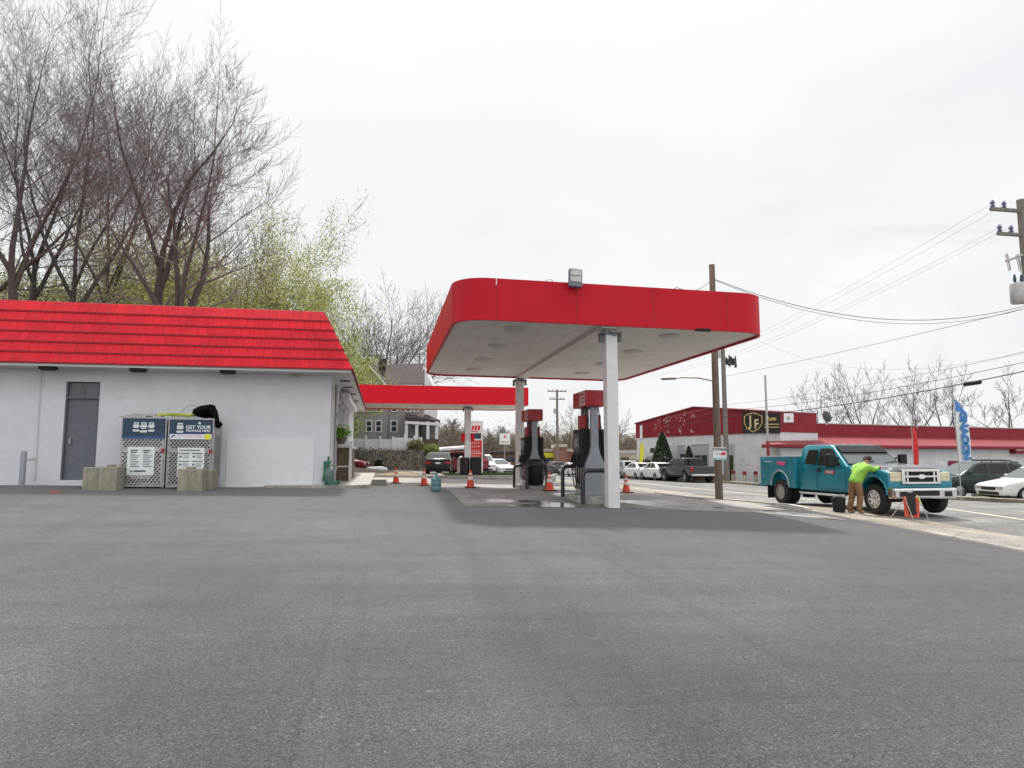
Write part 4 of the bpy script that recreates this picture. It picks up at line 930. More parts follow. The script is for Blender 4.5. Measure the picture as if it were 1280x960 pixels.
q=on(549,592,46.5); make_car('black_sedan','black sedan with pale roof parked facing away beyond the cones',q,rw-.12,BLACKP,'sedan')
q=at(574,590,52); make_car('maroon_car','maroon car parked behind the far canopy column',(q.x,q.y,G(q.x,q.y)+.03),rw+.7,MAR,'suv')
q=at(443,590,58); make_car('maroon_car','maroon car nose showing past the store post',(q.x-1.2,q.y,G(q.x,q.y)+.03),R(75),MAR,'sedan')
q=on(1225,619,31.5); make_car('parked_suv','dark grey crossover with roof bars parked behind the wooden posts',q+Vector((.2,.5,0)),R(-97),TEALG,'suv','cars on the lot across the road')
q=on(1303,626,28.5); make_car('parked_car','white sedan entering the frame at the right behind the posts',q+Vector((.3,0.2,0)),R(-99),WHITE,'sedan','cars on the lot across the road')
# ------------------------------------------------------------------ teal service truck
TX,TY=14.33,19.45
t=thing('service_truck','teal service body pickup truck with dark bonnet parked at the roadside','truck',(TX,TY,(G(TX-1,17)+G(TX-1,21))/2+.018),R(1.0))
t.rotation_euler.x=-math.atan((G(TX-1,17)-G(TX-1,21.2))/4.2)*-1
ff,rr_=-2.38,1.98; wr=.405
b=MB(); 
for s in (-1,1): b.bx(s*.42-.05,s*.42+.05,-2.6,3.0,.46,.60)
b.bx(-.85,.85,ff-.09,ff+.09,.32,.48); b.bx(-.80,.80,rr_-.10,rr_+.10,.32,.50); b.lathe([(.2,-.2),(.2,.2)],12,Matrix.Translation((0,rr_,.42))); b.bx(-.85,.85,-1.6,1.0,.44,.60); b.bx(-.75,.75,1.1,3.0,.50,.64); b.bx(-.7,.7,-2.7,-1.4,.5,.9)
b.build('chassis',M['dark'],t,local=True)
chw=lambda y,z: .985-.20*max(0,(z-1.28)/.68)-.03*max(0,(.75-z)/.3)
cab=[(-1.50,.52),(-1.50,1.22),(-1.28,1.30),(-.52,1.88),(-.30,1.945),(.85,1.955),(1.0,1.90),(1.06,1.28),(1.06,.52)]
b=MB(); b.prism(cab,'yz',0,0,0,hw=chw); cabo=b.build('cab',M['teal'],t,local=True,bevel=.035,smooth=50)
for sd in (-1,1):
    X=lambda y,z,o=.002: (sd*(chw(y,z)+o),y,z)
    b=MB(); b.sheet([X(-1.03,1.305,.0005),X(-.53,1.80,.0005),X(-.37,1.83,.0005),X(.10,1.84,.0005),X(.10,1.305,.0005)],(sd*.003,0,0)); b.build('window_seal',M['black'],t,local=True)
    b=MB(); b.sheet([X(-.98,1.33,.0045),X(-.50,1.77,.0045),X(-.36,1.80,.0045),X(.07,1.81,.0045),X(.07,1.33,.0045)],(sd*.003,0,0)); b.build('side_window',M['glass'],t,local=True)
    b=MB(); b.sheet([X(.20,1.35),X(.20,1.80),X(.66,1.80),X(.74,1.35)],(sd*.008,0,0)); b.build('quarter_window',M['glass'],t,local=True)
    # door cut lines
    b=MB()
    for y in (-1.20,.135): b.sheet([X(y,.58,.0015),X(y+.014,.58,.0015),X(y+.014,1.30,.0015),X(y,1.30,.0015)],(sd*.004,0,0))
    b.sheet([X(-1.2,.58,.0015),X(.14,.58,.0015),X(.14,.592,.0015),X(-1.2,.592,.0015)],(sd*.004,0,0)); b.build('door_seam',M['navy'],cabo,local=True)
    b=MB(); b.sheet([X(-1.45,1.255,.001),X(1.04,1.255,.001),X(1.04,1.285,.001),X(-1.45,1.285,.001)],(sd*.014,0,0)); b.build('belt_moulding',M['teal'],cabo,local=True)
    b=MB(); b.box((sd*.99,.0,1.16),(.03,.10,.13)); b.build('door_handle',M['black'],cabo,local=True)
    b=MB(); b.sheet([X(-.75,1.05,.001),X(-.28,1.05,.001),X(-.28,1.17,.001),X(-.75,1.17,.001)],(sd*.004,0,0)); b.build('door_decal',M['pumpred'],cabo,local=True)
    b=MB(); 
    for k in range(3): b.sheet([X(-.72+k*.03,1.14-k*.03,.006),X(-.34,1.14-k*.03,.006),X(-.34,1.155-k*.03,.006),X(-.72+k*.03,1.155-k*.03,.006)],(sd*.003,0,0))
    b.build('decal_print',M['paper'],cabo,local=True)
    # mirror
    b=MB(); b.bx(min(sd*1.12,sd*1.36),max(sd*1.12,sd*1.36),-.99,-.84,1.26,1.66); mm=b.build('wing_mirror',M['black'],t,local=True,bevel=.035)
    b=MB(); b.tube([(sd*.95,-.95,1.36),(sd*1.14,-.92,1.40)],.025,6); b.tube([(sd*.95,-.95,1.52),(sd*1.14,-.92,1.56)],.025,6); b.build('mirror_arm',M['black'],mm,local=True)
    b=MB(); b.bx(min(sd*1.14,sd*1.34),max(sd*1.14,sd*1.34),-.839,-.834,1.30,1.62); b.build('mirror_glass',M['chrome'],mm,local=True)
    # running board
    b=MB(); b.tube([(sd*.99,-1.2,.45),(sd*1.02,-1.1,.43),(sd*1.02,.9,.43),(sd*.99,1.0,.45)],.04,8); b.build('running_board',M['chrome'],t,local=True,smooth=50)
    # front wing with wheel arch
    a=.50
    poly=[(-2.95,.78),(-2.93,1.12),(-2.70,1.20),(-1.49,1.25),(-1.49,.52)]+list(reversed(arch(ff,a,.52)))+[(-2.85,.60)]
    b=MB(); x0,x1=(sd*.62,sd*1.0); b.prism(poly,'yz',min(x0,x1),max(x0,x1)); b.build('front_wing',M['teal'],t,local=True,bevel=.04,smooth=45)
    b=MB(); pts=[(sd*1.0,ff+.50*math.cos(R(18*k)),.54+.50*math.sin(R(18*k))) for k in range(11)]; b.tube(pts,.028,6); b.build('arch_trim',M['teal'] ,t,local=True,smooth=50)
    b=MB(); b.bx(min(sd*.60,sd*.94),max(sd*.60,sd*.94),-2.955,-2.80,.90,1.15); hl=b.build('headlight',M['lens'],t,local=True,bevel=.02)
    b=MB(); b.bx(min(sd*.60,sd*.96),max(sd*.60,sd*.96),-2.962,-2.9,1.01,1.022); b.build('lens_rib',M['galv'],hl,local=True)
    wheel(t,sd*.90,ff,wr,.26,sd,M['chrome'],8)
    wheel(t,sd*.96,rr_,wr,.24,sd,M['galv'],8); b=MB(); b.lathe([(wr*.6,-.12),(wr*.95,-.12),(wr,-.08),(wr,.08),(wr*.95,.12),(wr*.6,.12)],22,Matrix.Translation((sd*.68,rr_,wr))@Matrix.Rotation(R(90),4,'Y')); b.build('inner_wheel',M['rubber'],t,local=True,smooth=35)
    # service body side box
    poly=[(1.12,.56),(1.12,1.585),(3.16,1.585),(3.16,.62),(3.10,.60)]+[(rr_+.56,.60)]+list(reversed(arch(rr_,.52,.60)))+[(rr_-.56,.60),(1.6,.56)]
    b=MB(); x0,x1=sd*.60,sd*1.06; b.prism(poly,'yz',min(x0,x1),max(x0,x1)); sb=b.build('side_box',M['teal'],t,local=True,bevel=.015,smooth=30)
    b=MB(); b.bx(min(sd*.58,sd*1.075),max(sd*.58,sd*1.075),1.10,3.18,1.587,1.612); b.build('top_edge',M['white'],sb,local=True)
    for (y0,y1,z0,z1) in ((1.18,1.62,.66,1.50),(1.66,3.08,1.20,1.50),(2.68,3.10,.68,1.14)):
        b=MB(); b.bx(sd*1.062-.006,sd*1.062+.006,y0,y1,z0,z1); cd_=b.build('locker_door',M['teal'],sb,local=True,bevel=.004)
        b=MB(); b.lathe([(.03,-.003),(.03,.006)],12,Matrix.Translation((sd*1.068,(y0+y1)/2,(z0+z1)/2))@Matrix.Rotation(R(90)*sd,4,'Y')); b.build('latch',M['steel'],cd_,local=True)
    b=MB(); b.tube([(sd*1.075,rr_+.52*math.cos(R(18*k)),.60+.52*math.sin(R(18*k))) for k in range(11)],.025,6); b.build('arch_trim',M['galv'],sb,local=True,smooth=50)
    b=MB(); b.bx(sd*.96-.2,sd*.96+.2,rr_+.60,rr_+.62,.18,.62); b.build('mud_flap',M['black'],t,local=True)
    b=MB(); b.bx(min(sd*.72,sd*.80),max(sd*.72,sd*.80),3.161,3.185,1.0,1.3); b.build('taillight',M['redlens'],t,local=True)
# marks written on the near side box: pink marker scribble and faded white script
def scrib(pts,r,m,nm):
    b=MB(); b.tube([(-1.071,y,z) for y,z in pts],r,5); b.build(nm,m,t,local=True)
scrib([(2.10-.02*i+.0*math.cos(i),1.37+.055*math.sin(i*1.5)*(1 if i%5 else 1.5)) for i in range(24)],.018,M['pink'],'pink_scribble')
scrib([(1.95-.02*i,1.33+.05*math.cos(i*1.9)) for i in range(14)],.016,M['pink'],'pink_scribble')
scrib([(2.92-.025*i,1.42+.022*math.sin(i*1.7)) for i in range(22)],.008,M['paper'],'white_script')
b=MB(); b.bx(-.60,.60,1.12,1.16,.6,1.58); b.bx(-.60,.60,1.16,3.1,.64,.70); b.bx(-.60,.60,3.08,3.14,.66,1.2); b.bx(-1.0,1.0,3.16,3.36,.55,.66); b.build('load_bed',M['teal'],t,local=True)
# bonnet and front
b=MB(); vs=[]; fs=[]
prof=[(-2.92,1.18),(-2.86,1.25),(-2.6,1.30),(-2.1,1.345),(-1.6,1.37),(-1.30,1.375)]
for y,z in prof:
    for u in (-1,-.86,-.5,0,.5,.86,1): vs.append((u*(.84+.05*(y+2.9)),y,z-.13*(abs(u)>.99)-.02*(abs(u)>.8)+.015*(abs(u)==.5)))
n=7
for j in range(len(prof)-1):
    for i in range(n-1): fs.append((j*n+i,j*n+i+1,(j+1)*n+i+1,(j+1)*n+i))
b.add(vs,fs); b.bx(-.8,.8,-2.85,-1.35,1.0,1.17); b.build('bonnet',M['hood'],t,local=True,smooth=40)
b=MB(); b.sheet([(-.86,-1.22,1.36),(.86,-1.22,1.36),(.74,-.56,1.865),(-.74,-.56,1.865)],(0,-.010,.012)); ws=b.build('windshield',M['windshield'],t,local=True)
b=MB(); b.tube([(-.87,-1.235,1.36),(-.75,-.56,1.875),(.75,-.56,1.875),(.87,-1.235,1.36),(-.87,-1.235,1.36)],.018,6); b.build('windshield_seal',M['black'],t,local=True)
b=MB(); b.tube([(-.62,-2.88,1.235),(-.70,-1.32,1.375)],.008,5); b.build('bonnet_seam',M['dark'],t,local=True)
b=MB(); b.sheet([(-.79,-.83,1.69),(.79,-.83,1.69),(.77,-.53,1.90),(-.77,-.53,1.90)],(0,-.03,.03)); b.build('sun_visor',M['black'],t,local=True,bevel=.01)
b=MB(); 
for k in (-.45,.30): b.tube([(k,-1.26,1.38),(k+.5,-1.16,1.45)],.012,5)
b.build('wiper',M['black'],t,local=True)
# grille: chrome frame, black slots
b=MB(); b.bx(-.60,.60,-2.93,-2.86,.86,1.20); gr=b.build('grille',M['black'],t,local=True)
b=MB()
for z0,z1 in ((1.16,1.225),(1.005,1.06),(.83,.89)): b.bx(-.50,.50,-3.0,-2.925,z0,z1)
for s in (-1,1): b.bx(s*.555-.055,s*.555+.055,-2.995,-2.92,.83,1.225)
for s in (-1,1): b.bx(s*.42-.03,s*.42+.03,-2.985,-2.926,.83,1.2)
b.build('grille_bars',M['chrome'],gr,local=True,bevel=.015)
b=MB(); b.lathe([(.115,-.0),(.11,.015),(.02,.02)],20,Matrix.Translation((0,-3.0,1.03))@Matrix.Rotation(R(90),4,'X')@Matrix.Scale(.55,4,(0,1,0))); b.build('oval_badge',M['white2'],gr,local=True)
b=MB(); b.bx(-.97,.97,-2.94,-2.75,.735,.825); b.build('front_valance',M['teal'],t,local=True,bevel=.03)
b=MB(); b.bx(-1.0,1.0,-3.12,-2.86,.44,.73); bp_=b.build('bumper',M['chrome'],t,local=True,bevel=.05)
b=MB(); b.bx(-.42,.42,-3.125,-3.0,.52,.66); b.build('bumper_slot',M['black'],bp_,local=True)
for s in (-1,1):
    b=MB(); b.bx(s*.70-.12,s*.70+.12,-3.125,-3.0,.50,.64); b.build('fog_slot',M['black'],bp_,local=True)
b=MB(); 
for x in (-.3,0,.3): b.bx(x-.05,x+.05,-.28,-.18,1.945,1.975)
b.build('roof_markers',M['lens'],t,local=True)
# ------------------------------------------------------------------ worker
def skin(name,nodes,edges,m,parent,root=0,sub=2):
    me=bpy.data.meshes.new(name); me.from_pydata([n[0] for n in nodes],edges,[]); o=bpy.data.objects.new(name,me); C.objects.link(o)
    o.modifiers.new('s','SKIN'); 
    for i,d in enumerate(me.skin_vertices[0].data): 
        r=nodes[i][1]; d.radius=(r,r) if not isinstance(r,tuple) else r; d.use_root=(i==root)
    sb=o.modifiers.new('u','SUBSURF'); sb.levels=sub; sb.render_levels=sub
    bpy.context.view_layer.update()
    nm=bpy.data.meshes.new_from_object(o.evaluated_get(bpy.context.evaluated_depsgraph_get())); bpy.data.objects.remove(o); bpy.data.meshes.remove(me)
    nm.materials.clear(); nm.materials.append(m); nm.polygons.foreach_set('use_smooth',[True]*len(nm.polygons)); nm.name=name
    o=bpy.data.objects.new(name,nm); C.objects.link(o)
    if parent: o.parent=parent
    return o
WXY=gnd(1068,640); wx,wy=12.86,WXY.y
q=atX(1071,641,12.86); wy=q.y
wk=thing('person','person in a lime green jacket and brown trousers leaning over the truck fender','person',(wx,wy,G(wx,wy)+.02),R(8))
# body faces +X, leaning forward
P_=Vector; wk.scale=(.95,1.0,.955)
pel=P_((0,0,.90)); ch=P_((.20,0,1.28)); nk=P_((.30,0,1.43)); hd=P_((.40,0,1.53))
nodes=[(pel,.11),(P_((.09,0,1.08)),.12),(ch,.15),(nk,.06),(P_((.34,0,1.47)),.058),(P_((.39,0,1.53)),.092),(P_((.43,0,1.60)),.075)]
edges=[(0,1),(1,2),(2,3),(3,4),(4,5),(5,6)]
def chain(start,pts):
    prev=start
    for p,r in pts:
        nodes.append((P_(p),r)); edges.append((prev,len(nodes)-1)); prev=len(nodes)-1
    return prev
for s in (-1,1):
    chain(0,[((.0,s*.10,.84),.10),((.06 if s<0 else -.02,s*.115,.47),.068),((-.03 if s<0 else -.14,s*.12,.10),.048),((.06 if s<0 else -.05,s*.125,.05),.045),((.14 if s<0 else .03,s*.13,.03),.035)])
    wr_=chain(2,[((.22,s*.19,1.33),.075),((.44,s*.23,1.25) if s<0 else (.42,s*.25,1.26),.052),((.66,s*.17,1.34),.038),((.72,s*.15,1.352),.034)])
    for k,(dy,l) in enumerate(((-.030,.075),(-.010,.085),(.010,.082),(.030,.068))):
        chain(wr_,[((.755,s*.15+dy,1.357),.010),((.755+l*.55,s*.15+dy*1.15,1.352),.0095),((.755+l,s*.15+dy*1.2,1.338),.008)])
    chain(wr_,[((.735,s*.15-s*.045,1.35),.011),((.775,s*.15-s*.06,1.342),.009)])
body=skin('body',nodes,edges,M['skin'],wk)
jn=[((.0,0,.83),.185),((.015,0,.93),.205),((.10,0,1.10),.18),((.205,0,1.27),.225),((.29,0,1.41),.135)]; nodes=[(P_(p),r) for p,r in jn]; edges=[(0,1),(1,2),(2,3),(3,4)]
for s in (-1,1): chain(3,[((.22,s*.20,1.33),.12),((.34,s*.235,1.28),.085),((.45,s*.235,1.255),.078),((.56,s*.20,1.305),.066),((.655,s*.17,1.342),.055)])
skin('jacket',nodes,edges,M['lime'],wk)
nodes=[(P_((0,0,.88)),.145),(P_((.04,0,.98)),.115)]; edges=[(0,1)]
for s in (-1,1): chain(0,[((.0,s*.10,.82),.125),((.04 if s<0 else -.02,s*.115,.48),.092),((-.03 if s<0 else -.13,s*.12,.14),.078),((-.03 if s<0 else -.14,s*.12,.07),.08)])
skin('trousers',nodes,edges,M['brown'],wk)
for s in (-1,1):
    f=.02 if s<0 else -.09
    nodes=[(P_((f-.05,s*.12,.10)),.062),(P_((f-.04,s*.12,.05)),.055),(P_((f+.07,s*.125,.045)),.05),(P_((f+.15,s*.13,.038)),.038)]; edges=[(0,1),(1,2),(2,3)]
    skin('boot',nodes,edges,M['boot'],wk)
b=MB(); 
Mh=Matrix.Translation((.405,0,1.585))@Matrix.Rotation(R(28),4,'Y')
b.lathe([(.112,-.05),(.118,.0),(.108,.05),(.075,.09),(.02,.108)],16,Mh); b.build('hair',M['hair'],wk,local=True,smooth=60)
# face: nose, ears, eyes
b=MB(); Mf=Matrix.Translation((.43,0,1.555))@Matrix.Rotation(R(38),4,'Y')
b.lathe([(.02,-.03),(.014,0),(.006,.02)],8,Mf@Matrix.Translation((.085,0,-.02))); 
for s in (-1,1): b.lathe([(.026,-.012),(.024,.012)],10,Matrix.Translation((.40,s*.098,1.545))@Matrix.Rotation(R(90),4,'X'))
b.build('face_features',M['skin'],wk,local=True,smooth=50)
b=MB(); 
for s in (-1,1): b.lathe([(.010,-.003),(.009,.004)],8,Mf@Matrix.Translation((.083,s*.035,.012))@Matrix.Rotation(R(90),4,'Y'))
b.box((0,0,0),(.006,.045,.007),0,Mf@Matrix.Translation((.083,0,-.062))); b.build('eyes_and_mouth',M['hair'],wk,local=True)

for o in wk.children:
    if o.name.split('.')[0] in ('trousers','boot'): continue
    for v in o.data.vertices:
        if v.co.z>.86: k=v.co.z-.86; v.co.x+=k*.13; v.co.z-=k*.04
# ------------------------------------------------------------------ poles
def pole(px,pyb,pyt,X,rb,label,name='utility_pole',m='wood',Y=None,group='utility poles along the road'):
    q=atX(px,pyb,X); z=G(X,q.y); tp=at(px,pyt,q.dot(FW)); h=tp.z-z
    t=thing(name,label,'utility pole',(X,q.y,z),0,group)
    b=MB(); b.tube([(0,0,-.3),(0,0,h*.5),(0,0,h)],[rb,rb*.88,rb*.76],14); b.build('shaft',M[m],t,local=True,smooth=50)
    return t,h
pa,ha=pole(899,624,331,11.15,.13,'bare brown wooden pole rising behind the near canopy, carrying a small towing sign')
pb,hb=pole(909,602,432,23.7,.19,'slim grey wooden pole with a cable bundle at its top, behind the sign pole',m='woodg')
pc,hc=pole(697,590,487,24,.20,'distant wooden pole with two crossarms seen between the pumps',m='woodg')
pd_,hd_=pole(1304,600,250,24.3,.19,'big wooden pole with crossarms and transformer at the right edge',m='woodg')
pe,he=pole(961.5,598,469,24.3,.085,'thin steel pole, red brown below and grey above, behind the teal truck','steel_pole','galv')
b=MB(); b.tube([(0,0,0),(0,0,he*.40)],.09,12); b.build('lower_sleeve',M['redwall'],pe,local=True,smooth=50)
# towing sign on pole a
t=thing('towing_sign','white and blue towing sign with a tow truck picture fixed to the bare wooden pole','sign',(pa.location.x-.02,pa.location.y-.20,at(899,567,pa.location.dot(FW)).z))
b=MB(); b.bx(-.25,.23,-.012,.012,-.21,.21); bo=b.build('board',M['paper'],t,local=True)
b=MB(); b.bx(-.25,.23,-.016,-.0125,-.21,-.14); b.build('lower_band',M['cyan'],t,local=True)
text('lettering','TOWING',.125,M['navy'],t,(-.01,-.015,.135),weight=.004,local=True)
b=MB(); b.sheet([(-.16,-.0125,-.03),(.0,-.0125,-.02),(.0,-.0125,.0),(-.16,-.0125,-.01)],(0,-.004,0)); b.build('truck_bed_picture',M['navy'],t,local=True)
b=MB(); b.sheet([(.01,-.0125,-.05),(.19,-.0125,-.05),(.19,-.0125,.03),(.13,-.0125,.07),(.08,-.0125,.02),(.01,-.0125,.01)],(0,-.004,0)); b.build('truck_cab_picture',M['redflag'],t,local=True)
b=MB(); b.bx(-.20,.19,-.019,-.0165,-.19,-.165); b.build('phone_strip',M['paper'],t,local=True)
# street lamp arm on pole a
za=at(890,476,pa.location.dot(FW)).z-pa.location.z
b=MB(); b.tube([(-.12,0,za),(-.5,.25,za+.12),(-.95,.55,za+.16),(-1.15,.7,za+.15)],[.03,.03,.028,.026],8); ar=b.build('lamp_arm',M['galv'],pa,local=True,smooth=60)
b=MB(); Ml=Matrix.Translation((-1.35,.85,za+.14))@Matrix.Rotation(R(146),4,'Z'); b.bx(-.28,.24,-.10,.10,-.04,.04,0,Ml); b.build('lamp_head',M['steel'],ar,local=True,bevel=.03)
# pole b top bundle
random.seed(4); b=MB(); z=at(906,451,pb.location.dot(FW)).z-pb.location.z
for k in range(9):
    x=.15+k*.10; b.tube([(x,0,z+random.uniform(.15,.42)),(x+.05,0,z-random.uniform(.25,.5))],.045,6)
b.tube([(0,0,z),(1.0,0,z+.12)],.05,6); b.build('cable_bundle',M['wire'],pb,local=True)
b=MB(); b.tube([(-.3,0,hb-.15),(.35,0,hb-.1)],.05,6); b.lathe([(.16,0),(.16,.5)],10,Matrix.Translation((-.3,0,hb-.9))); b.build('top_bracket',M['galv'],pb,local=True)
# pole c crossarms
b=MB()
for z,w in ((hc-.25,1.35),(hc-1.35,1.1)):
    b.bx(-w,w,-.06,.06,z-.07,z+.07)
    for x in (-w*.92,-w*.5,w*.5,w*.92): b.lathe([(.05,0),(.07,.1),(.03,.2)],8,Matrix.Translation((x,0,z+.07)))
b.build('crossarm',M['woodg'],pc,local=True); b=MB(); b.lathe([(.2,0),(.22,.1),(.2,.7)],12,Matrix.Translation((-.32,0,hc-3.4))); b.build('transformer',M['galv'],pc,local=True)
# pole d hardware
dd=pd_.location.dot(FW)
def pz(py): return at(1278,py,dd).z-pd_.location.z
def pxo(px,py): return at(px,py,dd).x-pd_.location.x
for py,px0 in ((264,1231),(294,1241)):
    z=pz(py); b=MB(); x0=pxo(px0,py); b.bx(x0,.9,-.06,.06,z-.06,z+.06); ca=b.build('crossarm',M['woodg'],pd_,local=True)
    for f in (x0+.10,x0+.62,.7):
        b=MB(); b.lathe([(.04,0),(.09,.06),(.05,.12),(.09,.18),(.06,.26),(.03,.30)],10,Matrix.Translation((f,0,z+.06))); b.build('insulator',mat('insulator_violet',(.12,.12,.22),.3) if 'INS' not in globals() else INS,ca,local=True,smooth=40)
z0,z1=pz(331),pz(321); b=MB(); b.tube([(pxo(1243,331),-.3,z0),(0,0,z1+.1)],.05,6)
for f in (.05,.45): 
    x=pxo(1243,331)*(1-f); b.tube([(x,-.3,z0+.3),(x+.08,-.32,z0-.35)],.03,6); b.tube([(x-.08,-.3,z0+.25),(x,-.32,z0-.4)],.02,6)
b.build('cutout_arm',M['galv'],pd_,local=True)
z=pz(380); b=MB(); x=pxo(1270,370); b.lathe([(.27,0),(.30,.06),(.30,.72),(.27,.78),(.1,.82)],18,Matrix.Translation((x,-.05,z))); tr=b.build('transformer',M['galv'],pd_,local=True,smooth=40)
for f in (-.2,.1):
    b=MB(); b.lathe([(.04,0),(.06,.1),(.03,.3)],8,Matrix.Translation((x+f,-.1,z+.8))); b.build('bushing',M['navy'],tr,local=True)
# ------------------------------------------------------------------ wires
def wire(pts3,sag,r,label,m='wire',n=18):
    out=[]
    for k in range(len(pts3)-1):
        A,B=Vector(pts3[k]),Vector(pts3[k+1])
        for i in range(n+1):
            if k and i==0: continue
            f=i/n; p=A.lerp(B,f); p.z-=sag*4*f*(1-f); out.append(p)
    b=MB(); b.tube(out,r*.72,5); return tag(b.build('overhead_wire',M[m],smooth=60),label,'overhead wire','overhead wires between the poles')
A=Vector((pa.location.x,pa.location.y,at(892,348,pa.location.dot(FW)).z)); D=at(1279,383,dd)
wire([A,D],.95,.016,'drooping cable from the bare brown pole to the transformer pole at the right')
wire([A+Vector((0,0,-.03)),D+Vector((0,0,-.1))],1.02,.011,'thinner cable twisted close under the drooping one right of the bare pole')
wire([A,at(846,359,20),at(700,420,26)],.25,.014,'cable running left from the bare brown pole behind the canopy')
wire([at(1279,386,dd),at(908,470,48)],.1,.014,'straight cable slanting from the transformer pole down to the slim grey pole')
wire([(D.x,D.y,at(1290,440,dd).z),at(905,506,48),at(697,545,95)],.25,.013,'topmost of the low cables over the red roofed building','thinwire')
wire([(D.x,D.y,at(1290,452,dd).z),at(905,513,48),at(697,548,95)],.3,.016,'middle one of the low cables over the red roofed building')
lw=[(D.x,D.y,at(1290,463,dd).z),at(905,521,48),at(697,552,95)]
wire(lw,.32,.028,'thick lowest cable over the red roofed building, with a splice case on it')
q=at(1219,478,26.5); f=.0; A_=Vector(lw[0]);B_=Vector(lw[1]); best=min((i/200 for i in range(200)),key=lambda s:abs((A_.lerp(B_,s)-EYE).dot(RT)/(A_.lerp(B_,s)-EYE).dot(FW)-(1219-640)/F))
c=A_.lerp(B_,best); c.z-=.32*4*best*(1-best)+.05; d=(B_-A_).normalized()
b=MB(); b.tube([c-d*.42,c-d*.36,c+d*.36,c+d*.42],[.05,.095,.095,.05],10); tag(b.build('splice_case',M['black'],smooth=40),'black splice case hanging on the thick low cable at the right','splice case')
for i,(a,z2) in enumerate([((1237,256),436),((1252,258),440),((1247,286),446),((1258,286),450)]):
    wire([at(a[0],a[1],dd),at(905,z2,48),at(688+7*i,490,95)],.3,.008,['outermost thin wire from the top crossarm of the right pole','inner thin wire from the top crossarm of the right pole','outer thin wire from the lower crossarm of the right pole','inner thin wire from the lower crossarm of the right pole'][i],'thinwire')
wire([at(1290,437,dd),at(907,400,48)],1.9,.008,'very faint slack wire curving low right of the canopy corner','thinwire')
wire([at(300,440,44),at(640,436,70)],.4,.03,'single dark cable crossing above the grey house roof')
# ------------------------------------------------------------------ red garage building across the road
def wallplane(A,B):
    u=(B-A); u.z=0; L=u.length; u.normalize(); n=Vector((u.y,-u.x,0)); 
    if n.dot(Vector((A.x,A.y,0)))>0: n=-n
    return u,n,L
A=at(797,600,62); _C=at(940,600,50); _d=(_C-A); _r=ray(978,600); _k=(A.x*_r.y-A.y*_r.x)/(_d.y*_r.x-_d.x*_r.y); B=A+_d*_k; A.z=0;B.z=0
u,n,L=wallplane(A,B); 
gz=min(G(A.x,A.y),G(B.x,B.y))-.2
gb=thing('garage_building','grey walled auto garage with dark red gabled top and peeling letters','building',(A.x,A.y,G(A.x,A.y)))
def onw(px,py,off=0):
    # intersection of a pixel ray with the garage facade
    r=ray(px,py); P0=A+n*off; s=(P0-EYE).dot(n)/r.dot(n); return EYE+r*s
def q4(b,pts,off,th,mi=0): b.sheet([Vector(p)+n*off for p in pts],n*th,mi)
zr=onw(893,543.5).z; zl=onw(800,550).z; zr2=onw(945,543).z
ap=onw(868,509.5); tl=onw(797,530); tr_=onw(930,513.0); tR=onw(977,515.8)
pt=lambda P,z: Vector((P.x,P.y,z)); zb_=zr; SD=3.7
foot=[A,B,B-n*SD,A-n*14]
b=MB(); b.sheet([pt(P,gz) for P in foot],(0,0,zb_-gz)); b.build('wall',M['offwhite'],gb)
hi=B-n*SD
b=MB(); b.sheet([pt(A-u*.05,zb_+.002),pt(B+u*.04,zb_+.002),pt(B+u*.04,tR.z),pt(tr_,tr_.z),ap,pt(A-u*.05,tl.z)],-n*SD); b.xf(Matrix.Translation(n*.06)); up_=b.build('upper_siding',M['redwall'],gb)
b=MB(); b.sheet([pt(P,zb_+.004) for P in (A-n*(SD-.06),B-n*(SD-.05),A-n*14)],(0,0,tl.z-zb_-.1)); b.build('rear_siding',M['redwall'],gb)
b=MB(); b.sheet([pt(A-u*.1,tl.z),ap,ap+Vector((0,0,.10)),pt(A-u*.1,tl.z+.10)],-n*(SD+.2)); b.sheet([ap+u*.01,pt(tr_,tr_.z),pt(tr_,tr_.z+.08),ap+u*.01+Vector((0,0,.10))],-n*(SD+.2)); b.sheet([pt(tr_,tr_.z)+u*.01,pt(B+u*.06,tR.z),pt(B+u*.06,tR.z+.08),pt(tr_,tr_.z+.08)+u*.01],-n*(SD+.2)); b.xf(Matrix.Translation(n*.15)); b.build('roof_edge',M['redroof'],gb)
# doors and windows
def opening(px0,px1,py0,py1,nm,m,off=.004,th=.03,parent=None):
    P0,P1,P2,P3=onw(px0,py1),onw(px1,py1),onw(px1,py0),onw(px0,py0); zt_=(P2.z+P3.z)/2; zb2=(P0.z+P1.z)/2
    b=MB(); b.sheet([pt(P0,zb2)+n*off,pt(P1,zb2)+n*off,pt(P2,zt_)+n*off,pt(P3,zt_)+n*off],n*th); return b.build(nm,m,parent or gb)
GREYD=mat('grey_roller_door',(.40,.40,.41),.6,var=.08)
d1=opening(847,857,558,598,'garage_door',GREYD); opening(850.5,856.5,567.5,577,'pane',M['winglass'],.035,.01,d1)
d2=opening(864,886,557,600,'garage_door',GREYD)
for a,c in ((869,876),(877,884.5)): opening(a,c,569,582,'pane',M['winglass'],.035,.01,d2)
opening(864,886,555.6,557,'lintel',M['steel']); opening(847,857,557,558,'lintel',M['steel'])
d3=opening(911,918,555,602,'garage_door',GREYD); opening(911.6,917,569,601,'pane',M['ever'],.035,.01,d3)
opening(808,816,570,596,'garage_door',GREYD)
sg=opening(813,825,560,566,'wall_sign',M['ever'])
